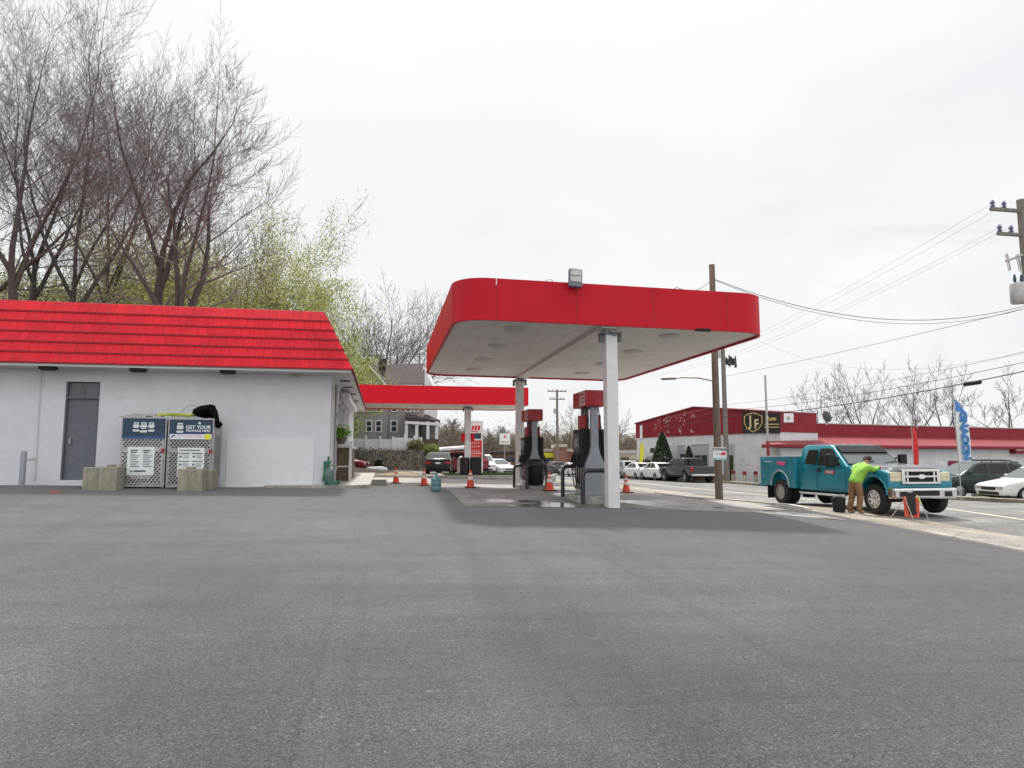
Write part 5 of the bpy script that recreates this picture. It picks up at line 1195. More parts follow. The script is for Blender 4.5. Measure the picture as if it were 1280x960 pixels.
# peeled letters on the red band
random.seed(8)
b=MB(); 
for (cx,cy,w,h,k) in [(820,533,3,10,9),(824,531,4,14,12),(832,524,5,11,14),(834,536,6,10,14),(837,525,3,8,8),(830,543,4,4,8),(849,538,5,9,16),(852,524,4,6,8),(855,527,3,9,6),(866,519,5,5,9),(865,538,4,6,10),(856,517,3,5,6),(823,544,3,3,4),(845,523,3,4,4)]:
    for i in range(k):
        x=cx+random.uniform(-.5,.5)*w; y=cy+random.uniform(-.5,.5)*h; s=random.uniform(.25,.8)
        P=[onw(x+dx*s,y+dy*s*random.uniform(.7,2.0),.07) for dx,dy in ((-.6,-.5),(.4,-.7),(.7,.5),(-.3,.8))]
        b.sheet(P,n*.004)
o=b.build('peeling_letters',M['pale'],gb,fix=False)
P=[onw(800,532,.07),onw(803,531,.07),onw(803,548.5,.07),onw(800,549,.07)]; b=MB(); b.sheet(P,n*.01); b.build('white_panel',M['white2'],gb)
# JF Auto sign
sgn=thing('garage_sign','black garage sign with gold shield reading JF Auto','sign',onw(928,541,.07))
def on_s(px,py,off): return onw(px,py,off)
b=MB(); P=[on_s(928.5,541.5,.065),on_s(975.5,541.5,.065),on_s(975.5,514.8,.065),on_s(928.5,513.8,.065)]; b.sheet(P,n*.05); b.build('board',M['signblack'],sgn)
ang=math.atan2(u.y,u.x)
def stext(body,px,py,hpx,m,off=.118,weight=.01,sx=1):
    P=onw(px,py,off); sz=hpx*P.dot(FW)/F*1.45
    return text('lettering',body,sz,m,sgn,P,rot=(R(90),0,ang),ext=.01,weight=weight,sx=1,local=False)
sh=[(930,520),(934,517.5),(941,515.2),(948,517.5),(953,520),(953,529),(949,536),(941,540.5),(933.5,536),(930,529)]
for f,m,o_ in ((1,M['gold'],.116),(.90,M['signblack'],.120)):
    b=MB(); b.sheet([on_s(941.5+(x-941.5)*f,528+(y-528)*f,o_) for x,y in reversed(sh)],n*.003); b.build('shield',m,sgn)
stext('J',938,526.5,13,M['cream'],.126,.02); stext('F',945.5,530.5,11,M['cream'],.130,.02)
stext('Auto',964.5,523.5,5.2,M['gold'],.118,.012)
for py in (530.3,534):
    b=MB(); b.sheet([on_s(955.5,py+.6,.116),on_s(974,py+.6,.116),on_s(974,py-.6,.116),on_s(955.5,py-.6,.116)],n*.004); b.build('sign_line',M['gold'],sgn)

def one(px,py,off):
    r=ray(px,py); P0=B+u*(.04+off); return EYE+r*((P0-EYE).dot(u)/r.dot(u))
P=[one(979.5,528,.012),one(991.5,528,.012),one(991.5,516.8,.012),one(979.5,516.5,.012)]; b=MB(); b.sheet(P,u*.03); t=tag(b.build('white_wall_sign',M['paper']),'small white square sign on the red wall right of the black garage sign','sign')
P=[one(983.5,525,.044),one(987.5,525,.044),one(987.5,520.5,.044),one(983.5,520.5,.044)]; b=MB(); b.sheet(P,u*.004); b.build('emblem',M['galv'],t)
# ------------------------------------------------------------------ low annex with red metal roof
A2=Vector((26.5,42.72,0)); u2=Vector((.978,.21,0)).normalized(); n2=Vector((u2.y,-u2.x,0)); L2=36
def T2(s,o,z): p=A2+u2*s-n2*o; return Vector((p.x,p.y,z))
ax=thing('low_shop_building','long low grey shop with faded red metal roof beside the garage','building',(A2.x+8,A2.y+2,G(A2.x,A2.y)))
ze=.88+Z0
b=MB(); b.sheet([T2(0,0,-.5),T2(L2,0,-.5),T2(L2,12,-.5),T2(7,12,-.5),T2(5.6,.9,-.5),T2(1.5,.50,-.5)],(0,0,ze+.5)); b.build('wall',M['offwhite'],ax)
b=MB(); 
z1=1.60+Z0; z2=2.50+Z0
b.add([T2(-.6,-.6,ze+.0),T2(L2,-.6,ze),T2(L2,2.3,z1),T2(2.6,2.3,z1),T2(-.6,-.6,ze-.22),T2(L2,-.6,ze-.22),T2(-.6,1.1,ze-.22),T2(-.6,1.1,ze)],[(0,1,2,3),(4,5,1,0),(6,4,0,7),(0,3,7)])
rf=b.build('roof',M['redroof'],ax,fix=False)
b=MB(); b.sheet([T2(-.6,-.61,ze-.20),T2(L2,-.61,ze-.20),T2(L2,-.61,ze-.08),T2(-.6,-.61,ze-.08)],n2*.09); b.build('gutter',M['redwall'],rf)
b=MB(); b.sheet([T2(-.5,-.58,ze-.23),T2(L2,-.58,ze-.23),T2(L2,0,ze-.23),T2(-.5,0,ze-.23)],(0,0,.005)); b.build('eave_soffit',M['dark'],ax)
b=MB(); b.sheet([T2(5.0,2.31,z1-.4),T2(L2,2.31,z1-.4),T2(L2,2.31,z2),T2(5.0,2.31,z2)],-n2*5); b.build('parapet',M['redwall'],ax)
b=MB(); b.sheet([T2(5.3,2.25,z2),T2(L2,2.25,z2),T2(L2,2.25,z2+.07),T2(5.3,2.25,z2+.07)],-n2*5.1); b.build('parapet_cap',M['galv'],ax)
def onx(px,py,off=0):
    r=ray(px,py); P0=A2+n2*off; return EYE+r*((P0-EYE).dot(n2)/r.dot(n2))
def xop(px0,px1,py0,py1,nm,m,off=.004,th=.04,parent=None):
    b=MB(); b.sheet([onx(px0,py1,off),onx(px1,py1,off),onx(px1,py0,off),onx(px0,py0,off)],n2*th); return b.build(nm,m,parent or ax)
xop(1185,1197,576,596,'red_door',M['redwall']); 
w_=xop(1250,1272,577,592,'window',M['winglass']); xop(1260.5,1261.5,577,592,'mullion',M['white'],.046,.01,w_)
xop(1174,1180,577,581,'wall_notice',M['paper'])
w_=xop(1262,1300,560,567,'awning',M['redwall'],.02,.5)
b=MB(); b.sheet([onx(1268,563,.52),onx(1320,563,.52),onx(1320,553,.52),onx(1300,553,.52)],n2*.03); b.build('porch_gable',M['white'],ax)
for px,py,d,s,lb in ((1034,520.5,47,.52,'dark round roof vent on the red parapet near the garage'),(1147,523,51,.42,'grey round dish above the red banner on the shop roof')):
    q=at(px,py,d); t=thing('roof_dish',lb,'roof vent',(q.x,q.y,z2)); hh=q.z-z2
    b=MB(); b.lathe([(.05,-.1),(s*.7,-.06),(s*.78,.02),(s*.5,.10),(.05,.12)],18,Matrix.Translation((0,0,hh))@Matrix.Rotation(R(75),4,'X')@Matrix.Rotation(R(15),4,'Y')); b.build('dish',M['guard'] if px<1100 else M['steel'],t,local=True,smooth=40)
    b=MB(); b.tube([(0,.1,-.3),(0,.1,hh)],.05,8); b.build('mast',M['galv'],t,local=True)
# feather flags
def flag(px,pyb,pyt,d,wpx,lean,label,m,txt=None,tm=None,top=None,name='feather_flag',pybase=None):
    q=at(px,pyb,d); tp=at(px,pyt,d); gz_=G(q.x,q.y); w=wpx*d/F; h=tp.z-q.z; z=q.z
    t=thing(name,label,'banner',(q.x,q.y,gz_)); z0=z-gz_
    X0=lambda f: lean*w*(1-f)
    b=MB(); outline=[(X0(0)-w*.5+w*.05,0),(X0(0)+w*.5,-h*.02),(X0(.78)+w*.5,h*.74),(X0(.85)+w*.42,h*.83),(X0(1)-w*.30,h),(X0(1)-w*.5,h*.97)]
    nseg=14; vs=[];fs=[]
    for i in range(nseg+1):
        f=i/nseg; zz=h*f; xl=X0(f)-w*.5; xr=X0(f)+w*.5 if f<.76 else X0(f)+w*(.5-.85*((f-.76)/.24)**1.3)
        for k in range(4): 
            g=k/3; vs.append((xl+(xr-xl)*g,.05*math.sin(5*f+3*g),z0+zz))
    for i in range(nseg):
        for k in range(3): fs.append((i*4+k,i*4+k+1,(i+1)*4+k+1,(i+1)*4+k)); 
    o=len(vs); vs+=[(x,y+.012,zz) for x,y,zz in vs]; fs+=[tuple(o+i for i in reversed(f)) for f in fs]
    b.add(vs,fs); 
    if top is not None: b.m=[1 if (i%(nseg*3))//3>=int(nseg*.84) else 0 for i in range(len(b.f))]
    b.build('cloth',[m,top or m],t,local=True,fix=False,smooth=80)
    b=MB(); b.tube([(X0(0)-w*.52,.02,0),(X0(0)-w*.52,.02,z0),(X0(.9)-w*.52,.02,z0+h*.9),(X0(1)-w*.45,.02,z0+h)],.022,6); b.build('flag_pole',M['galv'],t,local=True)
    if txt:
        for i,ch in enumerate(txt):
            f=.73-.64*i/(len(txt)-1); text('lettering',ch,w*.80,tm,t,(X0(f)+.02,-.065,z0+h*f),rot=(R(90),R(82),0),ext=.006,weight=.03,local=True)
    return t
flag(1205,577,498,27.5,17,.12,'white feather banner with big blue sideways letters above the parked crossover',M['paper'],'GNAOON',M['flagblue'],M['flagblue'])
flag(1146,583,530,33,6.5,-.1,'red feather banner standing behind the teal truck bonnet',M['redflag'])
flag(804,578,552,57,5,-.6,'yellow feather banner near the garage hedge, left of the tall clipped shrub',M['ylw'],'OPEN'[:0] or None)
# posts across the road
gpz='wooden posts with red tops across the road'
for i,(px,pyb,pyt,lb) in enumerate([(1218,621,597,'post with red top in front of the dark crossover'),(1261,622,600,'post with red top in front of the white sedan nose'),(917,604,588,'first post with red top right of the slim grey pole'),(931,605,589,'second post with red top, below the garage sign'),(945,605,589,'third post with red top, nearest the teal truck tail')]):
    q=gnd(px,pyb); d=q.dot(FW); h=(at(px,pyt,d).z-q.z); z=G(q.x,q.y)
    t=thing('wooden_post',lb,'post',(q.x,q.y,z),0,gpz); r=.13
    b=MB(); b.lathe([(r,-.1),(r,h*.72)],12); b.build('post_body',M['curb'],t,local=True,smooth=40)
    b=MB(); b.lathe([(r*1.02,h*.72),(r*1.02,h-.03),(r*.8,h)],12); b.build('red_top',M['redwall'],t,local=True,smooth=40)
b=MB(); q=gnd(900,604); 
# low brick planter by the garage
P=onw(890,600,0)
b=MB(); b.bx(0,2.6,-.35,.35,-.2,.6); b.xf(Matrix.Translation((P.x-1.8,P.y-1.0,G(P.x,P.y)))@Matrix.Rotation(ang,4,'Z')); tag(b.build('brick_planter',M['brick']),'low brick planter wall in front of the garage doors','planter')
# ------------------------------------------------------------------ grey house on the bank
HD=80.0
def hp_(px,py,off=0): return at(px,py,HD+off)
hz=H(-2,86)
Hh=thing('grey_house','large grey sided house with brown roof and white trimmed windows on the bank','house',(0,80,hz))
def hx(px): return hp_(px,540).x
def hy(px): return hp_(px,540).y
def hzv(py): return hp_(500,py).z
b=MB(); e=hzv(482)
a0,a1,a2=hp_(432,540),hp_(484,540),hp_(527,540); nb=FW*9
pz_=lambda p,z: Vector((p.x,p.y,z))
zbase=hz-1
b.sheet([pz_(a0,zbase),pz_(a1,zbase),pz_(a1,e),pz_(a0,e)],nb); b.sheet([pz_(a0,e+.001),pz_(a1,e+.001),hp_(459,454)],nb)
b.sheet([pz_(a1,zbase)+FW*.6,pz_(a2,zbase)+FW*.6,pz_(a2,e)+FW*.6,pz_(a1,e)+FW*.6],nb*.9); b.build('wall',M['siding'],Hh)
b=MB(); 
for x0,x1 in ((430,459),(459,487)):
    pA=hp_(x0,484 if x0==430 else 453); pB=hp_(x1,453 if x0==430 else 486)
    b.sheet([pA-FW*.4,pB-FW*.4,pB-FW*.4+Vector((0,0,.3)),pA-FW*.4+Vector((0,0,.3))],FW*9.5)
b.sheet([pz_(a1,e)-FW*.2,pz_(a2,e)-FW*.2+RT*.3,hp_(531,456,4),hp_(462,458,4)],Vector((0,0,.2))); 
rf=b.build('roof',M['brownroof'],Hh)
b=MB(); b.box(hp_(478,455,3.0),(.8,.8,1.2)); b.build('chimney',M['brownroof'],rf)
# rakes and white trim
b=MB()
for (x0,y0),(x1,y1) in (((431,484),(459,454)),((459,454),(486,485))):
    b.tube([hp_(x0,y0,-.45),hp_(x1,y1,-.45)],.16,4)
b.tube([hp_(484,482,-.25),hp_(529,482,-.25)],.14,4); b.build('trim',M['white'],Hh)
# right wing (lighter) and porch
b=MB(); p0,p1=hp_(524,540,1.0),hp_(541,540,5); b.sheet([pz_(p0,zbase),pz_(p1,zbase),pz_(p1,hzv(478)),hp_(529,457,2.5),pz_(p0,hzv(480))],FW*5); b.build('side_wing',M['offwhite'],Hh)
for px0,px1,py0,py1 in [(441,448.5,525,540.5),(457,465.5,525,540.5),(469,477.5,525,540.5),(488,497,525,540.5),(441,449,507,515),(458,466,507,515),(470,478,507,515),(489,497,507,515),(445,451,477,483),(458,465,477,483),(470,479,477,483),(507,514,505,515),(517,523,505,515)]:
    off=0 if px1<484 else .6
    b=MB(); P=[hp_(px0,py1,off-.02),hp_(px1,py1,off-.02),hp_(px1,py0,off-.02),hp_(px0,py0,off-.02)]; b.sheet(P,-FW*.08); wf=b.build('window',M['white'],Hh)
    b=MB(); g=1.5; P=[hp_(px0+g,py1-g,off-.105),hp_(px1-g,py1-g,off-.105),hp_(px1-g,py0+g,off-.105),hp_(px0+g,py0+g,off-.105)]; b.sheet(P,-FW*.02); b.build('pane',M['winglass'],wf)
    b=MB(); ym=(py0+py1)/2; b.sheet([hp_(px0+g,ym+.5,off-.13),hp_(px1-g,ym+.5,off-.13),hp_(px1-g,ym-.5,off-.13),hp_(px0+g,ym-.5,off-.13)],-FW*.02); b.build('sash_bar',M['white'],wf)
b=MB(); pr=[hp_(506,530,-2.2),hp_(549,527,0),hp_(549,527,4),hp_(506,530,3)]; b.sheet([hp_(506,525,-2.4),hp_(550,529,-1.5),hp_(550,529,3),hp_(530,520,3),hp_(508,520,1)],Vector((0,0,.35))); prf=b.build('porch_roof',M['brownroof'],Hh)
b=MB(); 
for px,o_ in ((508,-2.2),(521,-2.0),(535,-1.8),(546,-1.5)):
    A_=hp_(px,527,o_); Bq=hp_(px,549,o_); b.bx(A_.x-.17,A_.x+.17,A_.y-.17,A_.y+.17,Bq.z,A_.z)
b.build('porch_post',M['white'],Hh); b=MB(); b.sheet([hp_(507.5,549,-.6),hp_(548,549,-.2),hp_(548,529.5,-.2),hp_(507.5,529.5,-.6)],FW*.25); pw=b.build('porch_wall',M['siding'],Hh); b=MB(); b.sheet([hp_(525,548,-.75),hp_(531,548,-.75),hp_(531,533,-.75),hp_(525,533,-.75)],FW*.1); b.build('porch_door',M['winglass'],pw); b=MB(); b.tube([hp_(506,528,-2.45),hp_(551,530.5,-1.55)],.22,4); b.build('porch_beam',M['white'],Hh)
b=MB(); b.sheet([hp_(508,563,-1.9),hp_(548,563,-1.3),hp_(548,548,-1.3),hp_(508,548,-1.9)],FW*2.5); b.build('porch_base',M['brownwood'],Hh)
# white fence
FD=76.0
fn=thing('white_fence','white panel fence along the top of the bank below the grey house','fence',(at(480,560,FD).x,at(480,560,FD).y,H(0,75)))
segs=[(428,457,546,560),(457,475,547,563),(475,491,547,563),(491,506,545,563),(506,518,546,563)]
for x0,x1,yt,yb in segs:
    b=MB(); b.sheet([at(x0+.3,yb+6,FD),at(x1-.3,yb+6,FD),at(x1-.3,yt+2,FD),at(x0+.3,yt+2,FD)],FW*.06); b.build('panel',M['white2'],fn)
    b=MB(); p=at(x1,yb,FD); b.bx(p.x-.12,p.x+.12,p.y-.1,p.y+.14,p.z-.8,at(x1,yt-1.5,FD).z); b.build('post',M['white'],fn)
# picket part at right
for i in range(10):
    b=MB(); p=at(507+i*2.2,555,FD-1); b.bx(p.x-.09,p.x+.09,p.y,p.y+.05,p.z-1.0,at(507,548-.3*i+1,FD-1).z); b.build('picket',M['white'],fn)
# debris at the foot of the bank, bike, white shells
q=at(474,585,60); t=thing('motorbike','dark motorcycle parked at the foot of the bank','motorcycle',(q.x,q.y,G(q.x,q.y)+.03),R(25))
for y in (-.75,.75):
    b=MB(); b.lathe([(.20,-.06),(.31,-.06),(.33,0),(.31,.06),(.20,.06)],18,Matrix.Translation((0,y,.33))@Matrix.Rotation(R(90),4,'Y')); w_=b.build('wheel',M['rubber'],t,local=True,smooth=40)
    b=MB(); b.lathe([(.20,-.02),(.20,.02)],16,Matrix.Translation((0,y,.33))@Matrix.Rotation(R(90),4,'Y')); b.build('rim',M['steel'],w_,local=True)
b=MB(); b.bx(-.15,.15,-.35,.35,.3,.75); b.tube([(0,-.75,.33),(0,-.5,1.05)],.05,6); b.tube([(-.38,-.42,1.1),(0,-.5,1.05),(.38,-.42,1.1)],.03,6); b.build('frame',M['black'],t,local=True)
b=MB(); b.bx(-.17,.17,-.35,.1,.72,.98); b.bx(-.15,.15,.1,.85,.76,.86); b.build('tank_and_seat',M['black'],t,local=True,bevel=.05)
q=at(463,588,58); b=MB(); b.prism([(-1.3,0),(-1.2,.45),(-.9,.5),(-.8,.25),(.9,.35),(1.4,.2),(1.4,.0)],'xz',-.25,.25); b.xf(Matrix.Translation((q.x,q.y,G(q.x,q.y)+.03))); tag(b.build('loose_bumper',M['white2'],bevel=.06,smooth=40),'loose white car bumper lying at the foot of the bank','bumper')
random.seed(21)
for i,(px,d,s,nm) in enumerate(((437,60,.8,'heap'),(510,62,.6,'heap'))): pass
# shrubs in front of the house
def shrub(name,label,c,rx,rz,nleaf,m,size=.12,group=None,stem=True,taper=0,seed=1):
    random.seed(seed); t=thing(name,label,'shrub',c,0,group)
    b=MB()
    for i in range(nleaf):
        f=random.random(); th=random.uniform(0,6.283); 
        if taper: z=f*2*rz; rad=rx*min(1,(1-f)**.75*1.25)*(.72+.28*random.random()**.5)
        else:
            ph=math.acos(random.uniform(-.5,1)); k=random.uniform(.6,1)*(1+.18*math.sin(3*th+seed)); z=rz*(1+math.cos(ph)*k); rad=rx*math.sin(ph)*k
        P=Vector((rad*math.cos(th),rad*math.sin(th),z)); a=Vector((random.uniform(-1,1),random.uniform(-1,1),random.uniform(-1,1))).normalized()*size*random.uniform(.6,1.3); e=a.orthogonal().normalized()*size*.55
        b.add([P-a,P+e,P+a,P-e],[(0,1,2,3)])
    b.build('foliage',m,t,local=True,fix=False)
    b=MB(); b.tube([(0,0,-.1),(0,0,rz*.9)],[.06,.03],6); b.build('stem',M['bark'],t,local=True); return t
P=onw(829,604,1.5); shrub('clipped_evergreen','tall pointed evergreen shrub in front of the garage wall',(P.x,P.y,G(P.x,P.y)),1.05,1.95,5200,M['ever'],.11,'evergreens by the garage',taper=1,seed=2)
P=onw(862,600,1.5); shrub('clipped_evergreen','small pointed evergreen shrub between the garage doors',(P.x,P.y,G(P.x,P.y)),.6,1.35,2200,M['ever'],.10,'evergreens by the garage',taper=1,seed=3)
P=onw(801,600,.0); shrub('round_bush','round dark bush at the left corner of the garage',(P.x-.2,P.y-1.2,G(P.x,P.y)),.85,.85,1800,M['ever'],.13,'evergreens by the garage',seed=4)
q=at(521,563,74); shrub('bank_shrub','olive twiggy shrub on the bank right of the white fence',(q.x,q.y,H(q.x,q.y)-.3),.95,.75,1300,mat('olive_leaf',(.14,.13,.05),.8,var=.4),.12,seed=5)
q=at(540,566,72); shrub('bank_shrub','bright green shrub on the bank below the porch',(q.x,q.y,H(q.x,q.y)-.4),.8,.7,1500,mat('fresh_leaf',(.15,.23,.04),.8,var=.4),.12,seed=6)
# far shops and sign boards beyond the pumps
def shop(name,label,px0,px1,pyb,pyt,d,m,rm,wins=(),depth=10):
    a,c=at(px0,pyb,d),at(px1,pyb,d); zt=at((px0+px1)/2,pyt,d).z; zb2=G(a.x,a.y)-.5
    t=thing(name,label,'building',(a.x,a.y,zb2+.5)); b=MB(); b.sheet([pz_(a,zb2),pz_(c,zb2),pz_(c,zt),pz_(a,zt)],FW*depth); b.build('wall',m,t)
    b=MB(); b.sheet([pz_(a,zt)-FW*.2,pz_(c,zt)-FW*.2,pz_(c,zt+.45)-FW*.2,pz_(a,zt+.45)-FW*.2],FW*(depth+.4)); b.build('roof_edge',rm,t)
    for (x0,x1,y0,y1,mm,nm) in wins:
        b=MB(); b.sheet([at(x0,y1,d-.02),at(x1,y1,d-.02),at(x1,y0,d-.02),at(x0,y0,d-.02)],-FW*.12); b.build(nm,mm,t)
    return t
shop('brick_shop','low brick shop with a yellow green sign between the two pumps',662,715,588,564.5,105,M['brick'],M['tan'],[(680,693,566,572,M['ylw'],'shop_sign'),(679,687,573.5,579,M['navy'],'shop_sign'),(662,715,579,586,M['winglass'],'window')])
shop('brick_shop','brick shop with a raised brick centre behind the nearer pump',694,709,588,559,101,M['brick'],M['tan'])
shop('brick_shop','low brick shop stretching behind the nearer pump and the column',710,764,588,565,108,M['brick'],M['tan'],[(715,760,575,584,M['winglass'],'window')])
shop('white_shop','low pale shop with a brown window right of the white column',764,797,592,567,92,M['tan'],M['galv'],[(776,786,571,576,M['brownwood'],'window')])
shop('brick_shop','dark fronted brick shop under the white square sign',612,648,586,568,110,M['brick'],M['brownroof'],[(616,646,571,577,M['winglass'],'window'),(613,628,564,567.5,M['steel'],'shop_sign')])
shop('small_house','small grey gabled house behind the maroon car',566,581,583,562,95,M['siding'],M['steel'])
q=at(568,575,56); t=thing('porch_awning','pale flat awning roof above the maroon car','awning',(q.x,q.y,G(q.x,q.y)))
b=MB(); b.sheet([at(549,563.5,56),at(583,561,56),at(583,559.5,59),at(549,562,59)],(0,0,.18)); b.build('awning_roof',M['white'],t)
for px in (551,581): 
    p=at(px,562,57); b=MB(); b.bx(p.x-.06,p.x+.06,p.y-.06,p.y+.06,G(p.x,p.y),p.z); b.build('post',M['galv'],t)
q=at(631,549,66); t=thing('square_sign','white square sign with faint red emblem on a tall thin post beyond the road','sign',(q.x,q.y,G(q.x,q.y)))
hh=q.z-t.location.z; b=MB(); b.bx(-.5,.5,-.06,.06,hh-.5,hh+.55); b.build('board',M['paper'],t,local=True); b=MB(); b.tube([(0,.08,0),(0,.08,hh)],.05,8); b.build('post',M['steel'],t,local=True)
b=MB(); b.bx(-.1,.1,-.075,-.061,hh+.12,hh+.38); b.build('emblem',M['pink'],t,local=True); b=MB(); b.bx(-.4,.4,-.075,-.061,hh-.35,hh-.2); b.build('print',M['galv'],t,local=True)
# ------------------------------------------------------------------ trees
class Tree:
    def __init__(s,seed): s.r=random.Random(seed); s.seg=[[],[],[],[],[],[]]; s.tips=[]
    def branch(s,p,d,L,r,lv,mx,P):
        rn=s.r; n=max(3,int(P['n'][lv])); pts=[p.copy()]; rad=[r]; dirs=[]
        tip=P.get('tip',.35); 
        for i in range(n):
            d=(d+Vector((rn.gauss(0,1),rn.gauss(0,1),rn.gauss(0,1)))*P['w'][lv]+Vector((0,0,1))*P['up'][lv]).normalized()
            p=p+d*(L/n); pts.append(p.copy()); dirs.append(d.copy()); rad.append(max(r*(1-(1-tip)*(i+1)/n),P['rmin']))
        s.seg[lv].append((pts,rad))
        if lv>=mx: s.tips.append((p.copy(),d.copy())); return
        k=P['k'][lv]; 
        for j in range(k):
            f=P['f0'][lv]+(1-P['f0'][lv])*(j+rn.random()*.8)/k; f=min(f,1); i=min(int(f*n),n-1); q=pts[i].lerp(pts[i+1],f*n-i)
            dd=dirs[i]; ax=dd.orthogonal().normalized(); ax.rotate(__import__('mathutils').Quaternion(dd,j*2.4+rn.uniform(-.6,.6)))
            a=R(P['a'][lv]+rn.uniform(-1,1)*P['av'][lv]); nd=dd*math.cos(a)+ax*math.sin(a)
            rr=rad[i]*P['rr'][lv]*rn.uniform(.75,1.05); ll=L*P['lr'][lv]*rn.uniform(.7,1.15)*(1.15-.45*f if lv>0 else 1)
            s.branch(q,nd,ll,max(rr,P['rmin']),lv+1,mx,P)
        if lv<mx: s.branch(pts[-1],dirs[-1],L*P['lr'][lv]*.9,rad[-1],lv+1,mx,P)
def fit(tr,H_):
    mz=max(p.z for lv in range(6) for pts,_ in tr.seg[lv] for p in pts); k=H_/mz
    for lv in range(6):
        for pts,_ in tr.seg[lv]:
            for p in pts: p.x*=k; p.y*=k; p.z*=k
def tree_obj(name,label,loc,tr,wm,tm,leaf=None,nleaf=0,lsize=.1,group='bare trees on the slope behind the store',split=1,spread=.25,lfrom=2):
    t=thing(name,label,'tree',loc,0,group); sides=[9,6,4,3,3,3]
    b=MB()
    for lv in range(0,split+1):
        for pts,rad in tr.seg[lv]: b.tube(pts,rad,sides[lv],cap=False)
    b.build('trunk',wm,t,local=True,fix=False,smooth=80)
    b=MB()
    for lv in range(split+1,6):
        for pts,rad in tr.seg[lv]: b.tube(pts,rad,3,cap=False)
    if leaf is not None:
        rn=tr.r; src=[pts for lv in range(lfrom,6) for pts,_ in tr.seg[lv]]
        for i in range(nleaf):
            pts=rn.choice(src); k=rn.randrange(len(pts)-1); p=pts[k].lerp(pts[k+1],rn.random())+Vector((rn.gauss(0,1),rn.gauss(0,1),rn.gauss(0,1)))*spread*.5
            a=Vector((rn.uniform(-1,1),rn.uniform(-1,1),rn.uniform(-1,1))).normalized()*lsize*rn.uniform(.5,1.3); e=a.orthogonal().normalized()*lsize*.5
            b.add([p-a,p+e,p+a,p-e],[(0,1,2,3)],1)
    b.build('crown',[tm]+([leaf] if leaf else []),t,local=True,fix=False)
    return t
BIG=dict(n=[6,10,8,6,5,4],w=[.03,.075,.08,.07,.06,.06],up=[.04,.02,.035,.06,.075,.07],k=[3,8,7,5,3,0],f0=[.80,.22,.22,.2,.15,0],a=[24,48,42,38,32,0],av=[6,14,14,12,12,0],rr=[.80,.50,.46,.46,.55,0],lr=[1.9,.52,.50,.60,.62,0],rmin=.0062,tip=.28)
def big(label,px,py,d,H_,lean,seed,r0=.38,mx=5,P=BIG,name='bare_tree',k0=None,leaf=None,nleaf=0,lsize=.09,wm='bark',tm='bark2',trunkf=.2,group=None,zoff=0,lfrom=3,spread=.25,limb=None,a0=None):
    q=at(px,py,d); z=H(q.x,q.y)+zoff; tr=Tree(seed); Pp=dict(P)
    if k0: Pp['k']=[k0]+P['k'][1:]
    if a0: Pp['a']=[a0]+P['a'][1:]
    Lt=H_*trunkf; Pp['lr']=[(limb or (.62-trunkf)*.75)/trunkf]+P['lr'][1:]
    tr.branch(Vector((0,0,-.4)),Vector((lean[0],lean[1],1)).normalized(),Lt,r0,0,mx,Pp); fit(tr,H_)
    return tree_obj(name,label,(q.x,q.y,z),tr,M[wm],M[tm],leaf,nleaf,lsize,group or 'bare trees on the slope behind the store',lfrom=lfrom,spread=spread)
big('largest bare tree, forked dark trunk right above the store roof',207,600,34,24.5,(.05,0),13,.62,k0=3,trunkf=.38,limb=.42,a0=27)
big('tall bare tree left of the largest one, its trunk rising close beside it',172,600,35,25,(-.05,.05),24,.56,k0=2,trunkf=.46,limb=.38,a0=18)
big('bare tree leaning right from the far left edge above the roof',0,600,34,27,(.18,.0),35,.52,k0=2,trunkf=.42,limb=.40,a0=20)
big('bare tree between the far left edge and the middle of the roof',60,600,40,31,(.08,0),47,.44,k0=3,trunkf=.38,limb=.42)
big('bare tree behind the leaning one, its crown filling the top left corner',30,600,46,36,(.04,0),61,.48,k0=3,trunkf=.42,limb=.40)
big('bare tree between the two middle trunks, further up the slope',118,600,46,31,(-.03,0),62,.40,k0=3,trunkf=.40,limb=.40)
big('tall bare tree cut by the left edge of the frame',-60,600,40,30,(.12,0),58,.44,k0=3,trunkf=.38,limb=.42)
MED=dict(BIG); MED['k']=[4,6,6,4,0,0]; MED['rmin']=.011
for i,(px,d,h,lb) in enumerate([(120,52,19,'slim bare tree deep in the slope wood left of the forked tree'),(40,55,21,'slim bare tree deep in the slope wood near the left edge'),(250,50,17,'slim bare tree just right of the forked tree'),(150,58,18,'slim bare tree behind the forked trunk'),(95,50,14,'short bare tree low over the roof at left'),(20,60,16,'short bare tree low over the roof at the left edge'),(222,60,17,'thin bare tree among the pale spring leaves'),(65,62,18,'thin bare tree in the gap of the slope wood')]):
    big(lb,px,600,d,h,(random.uniform(-.1,.1),0),100+i,.16,4,MED,zoff=.5)
SPR=dict(BIG); SPR['k']=[5,6,6,4,0,0]; SPR['rmin']=.010; SPR['a']=[40,52,48,46,40,0]; SPR['up']=[.04,.0,.01,.03,.03,0]; SPR['lr']=[1.9,.6,.5,.5,.5,0]
gs='spring trees coming into leaf behind the store'
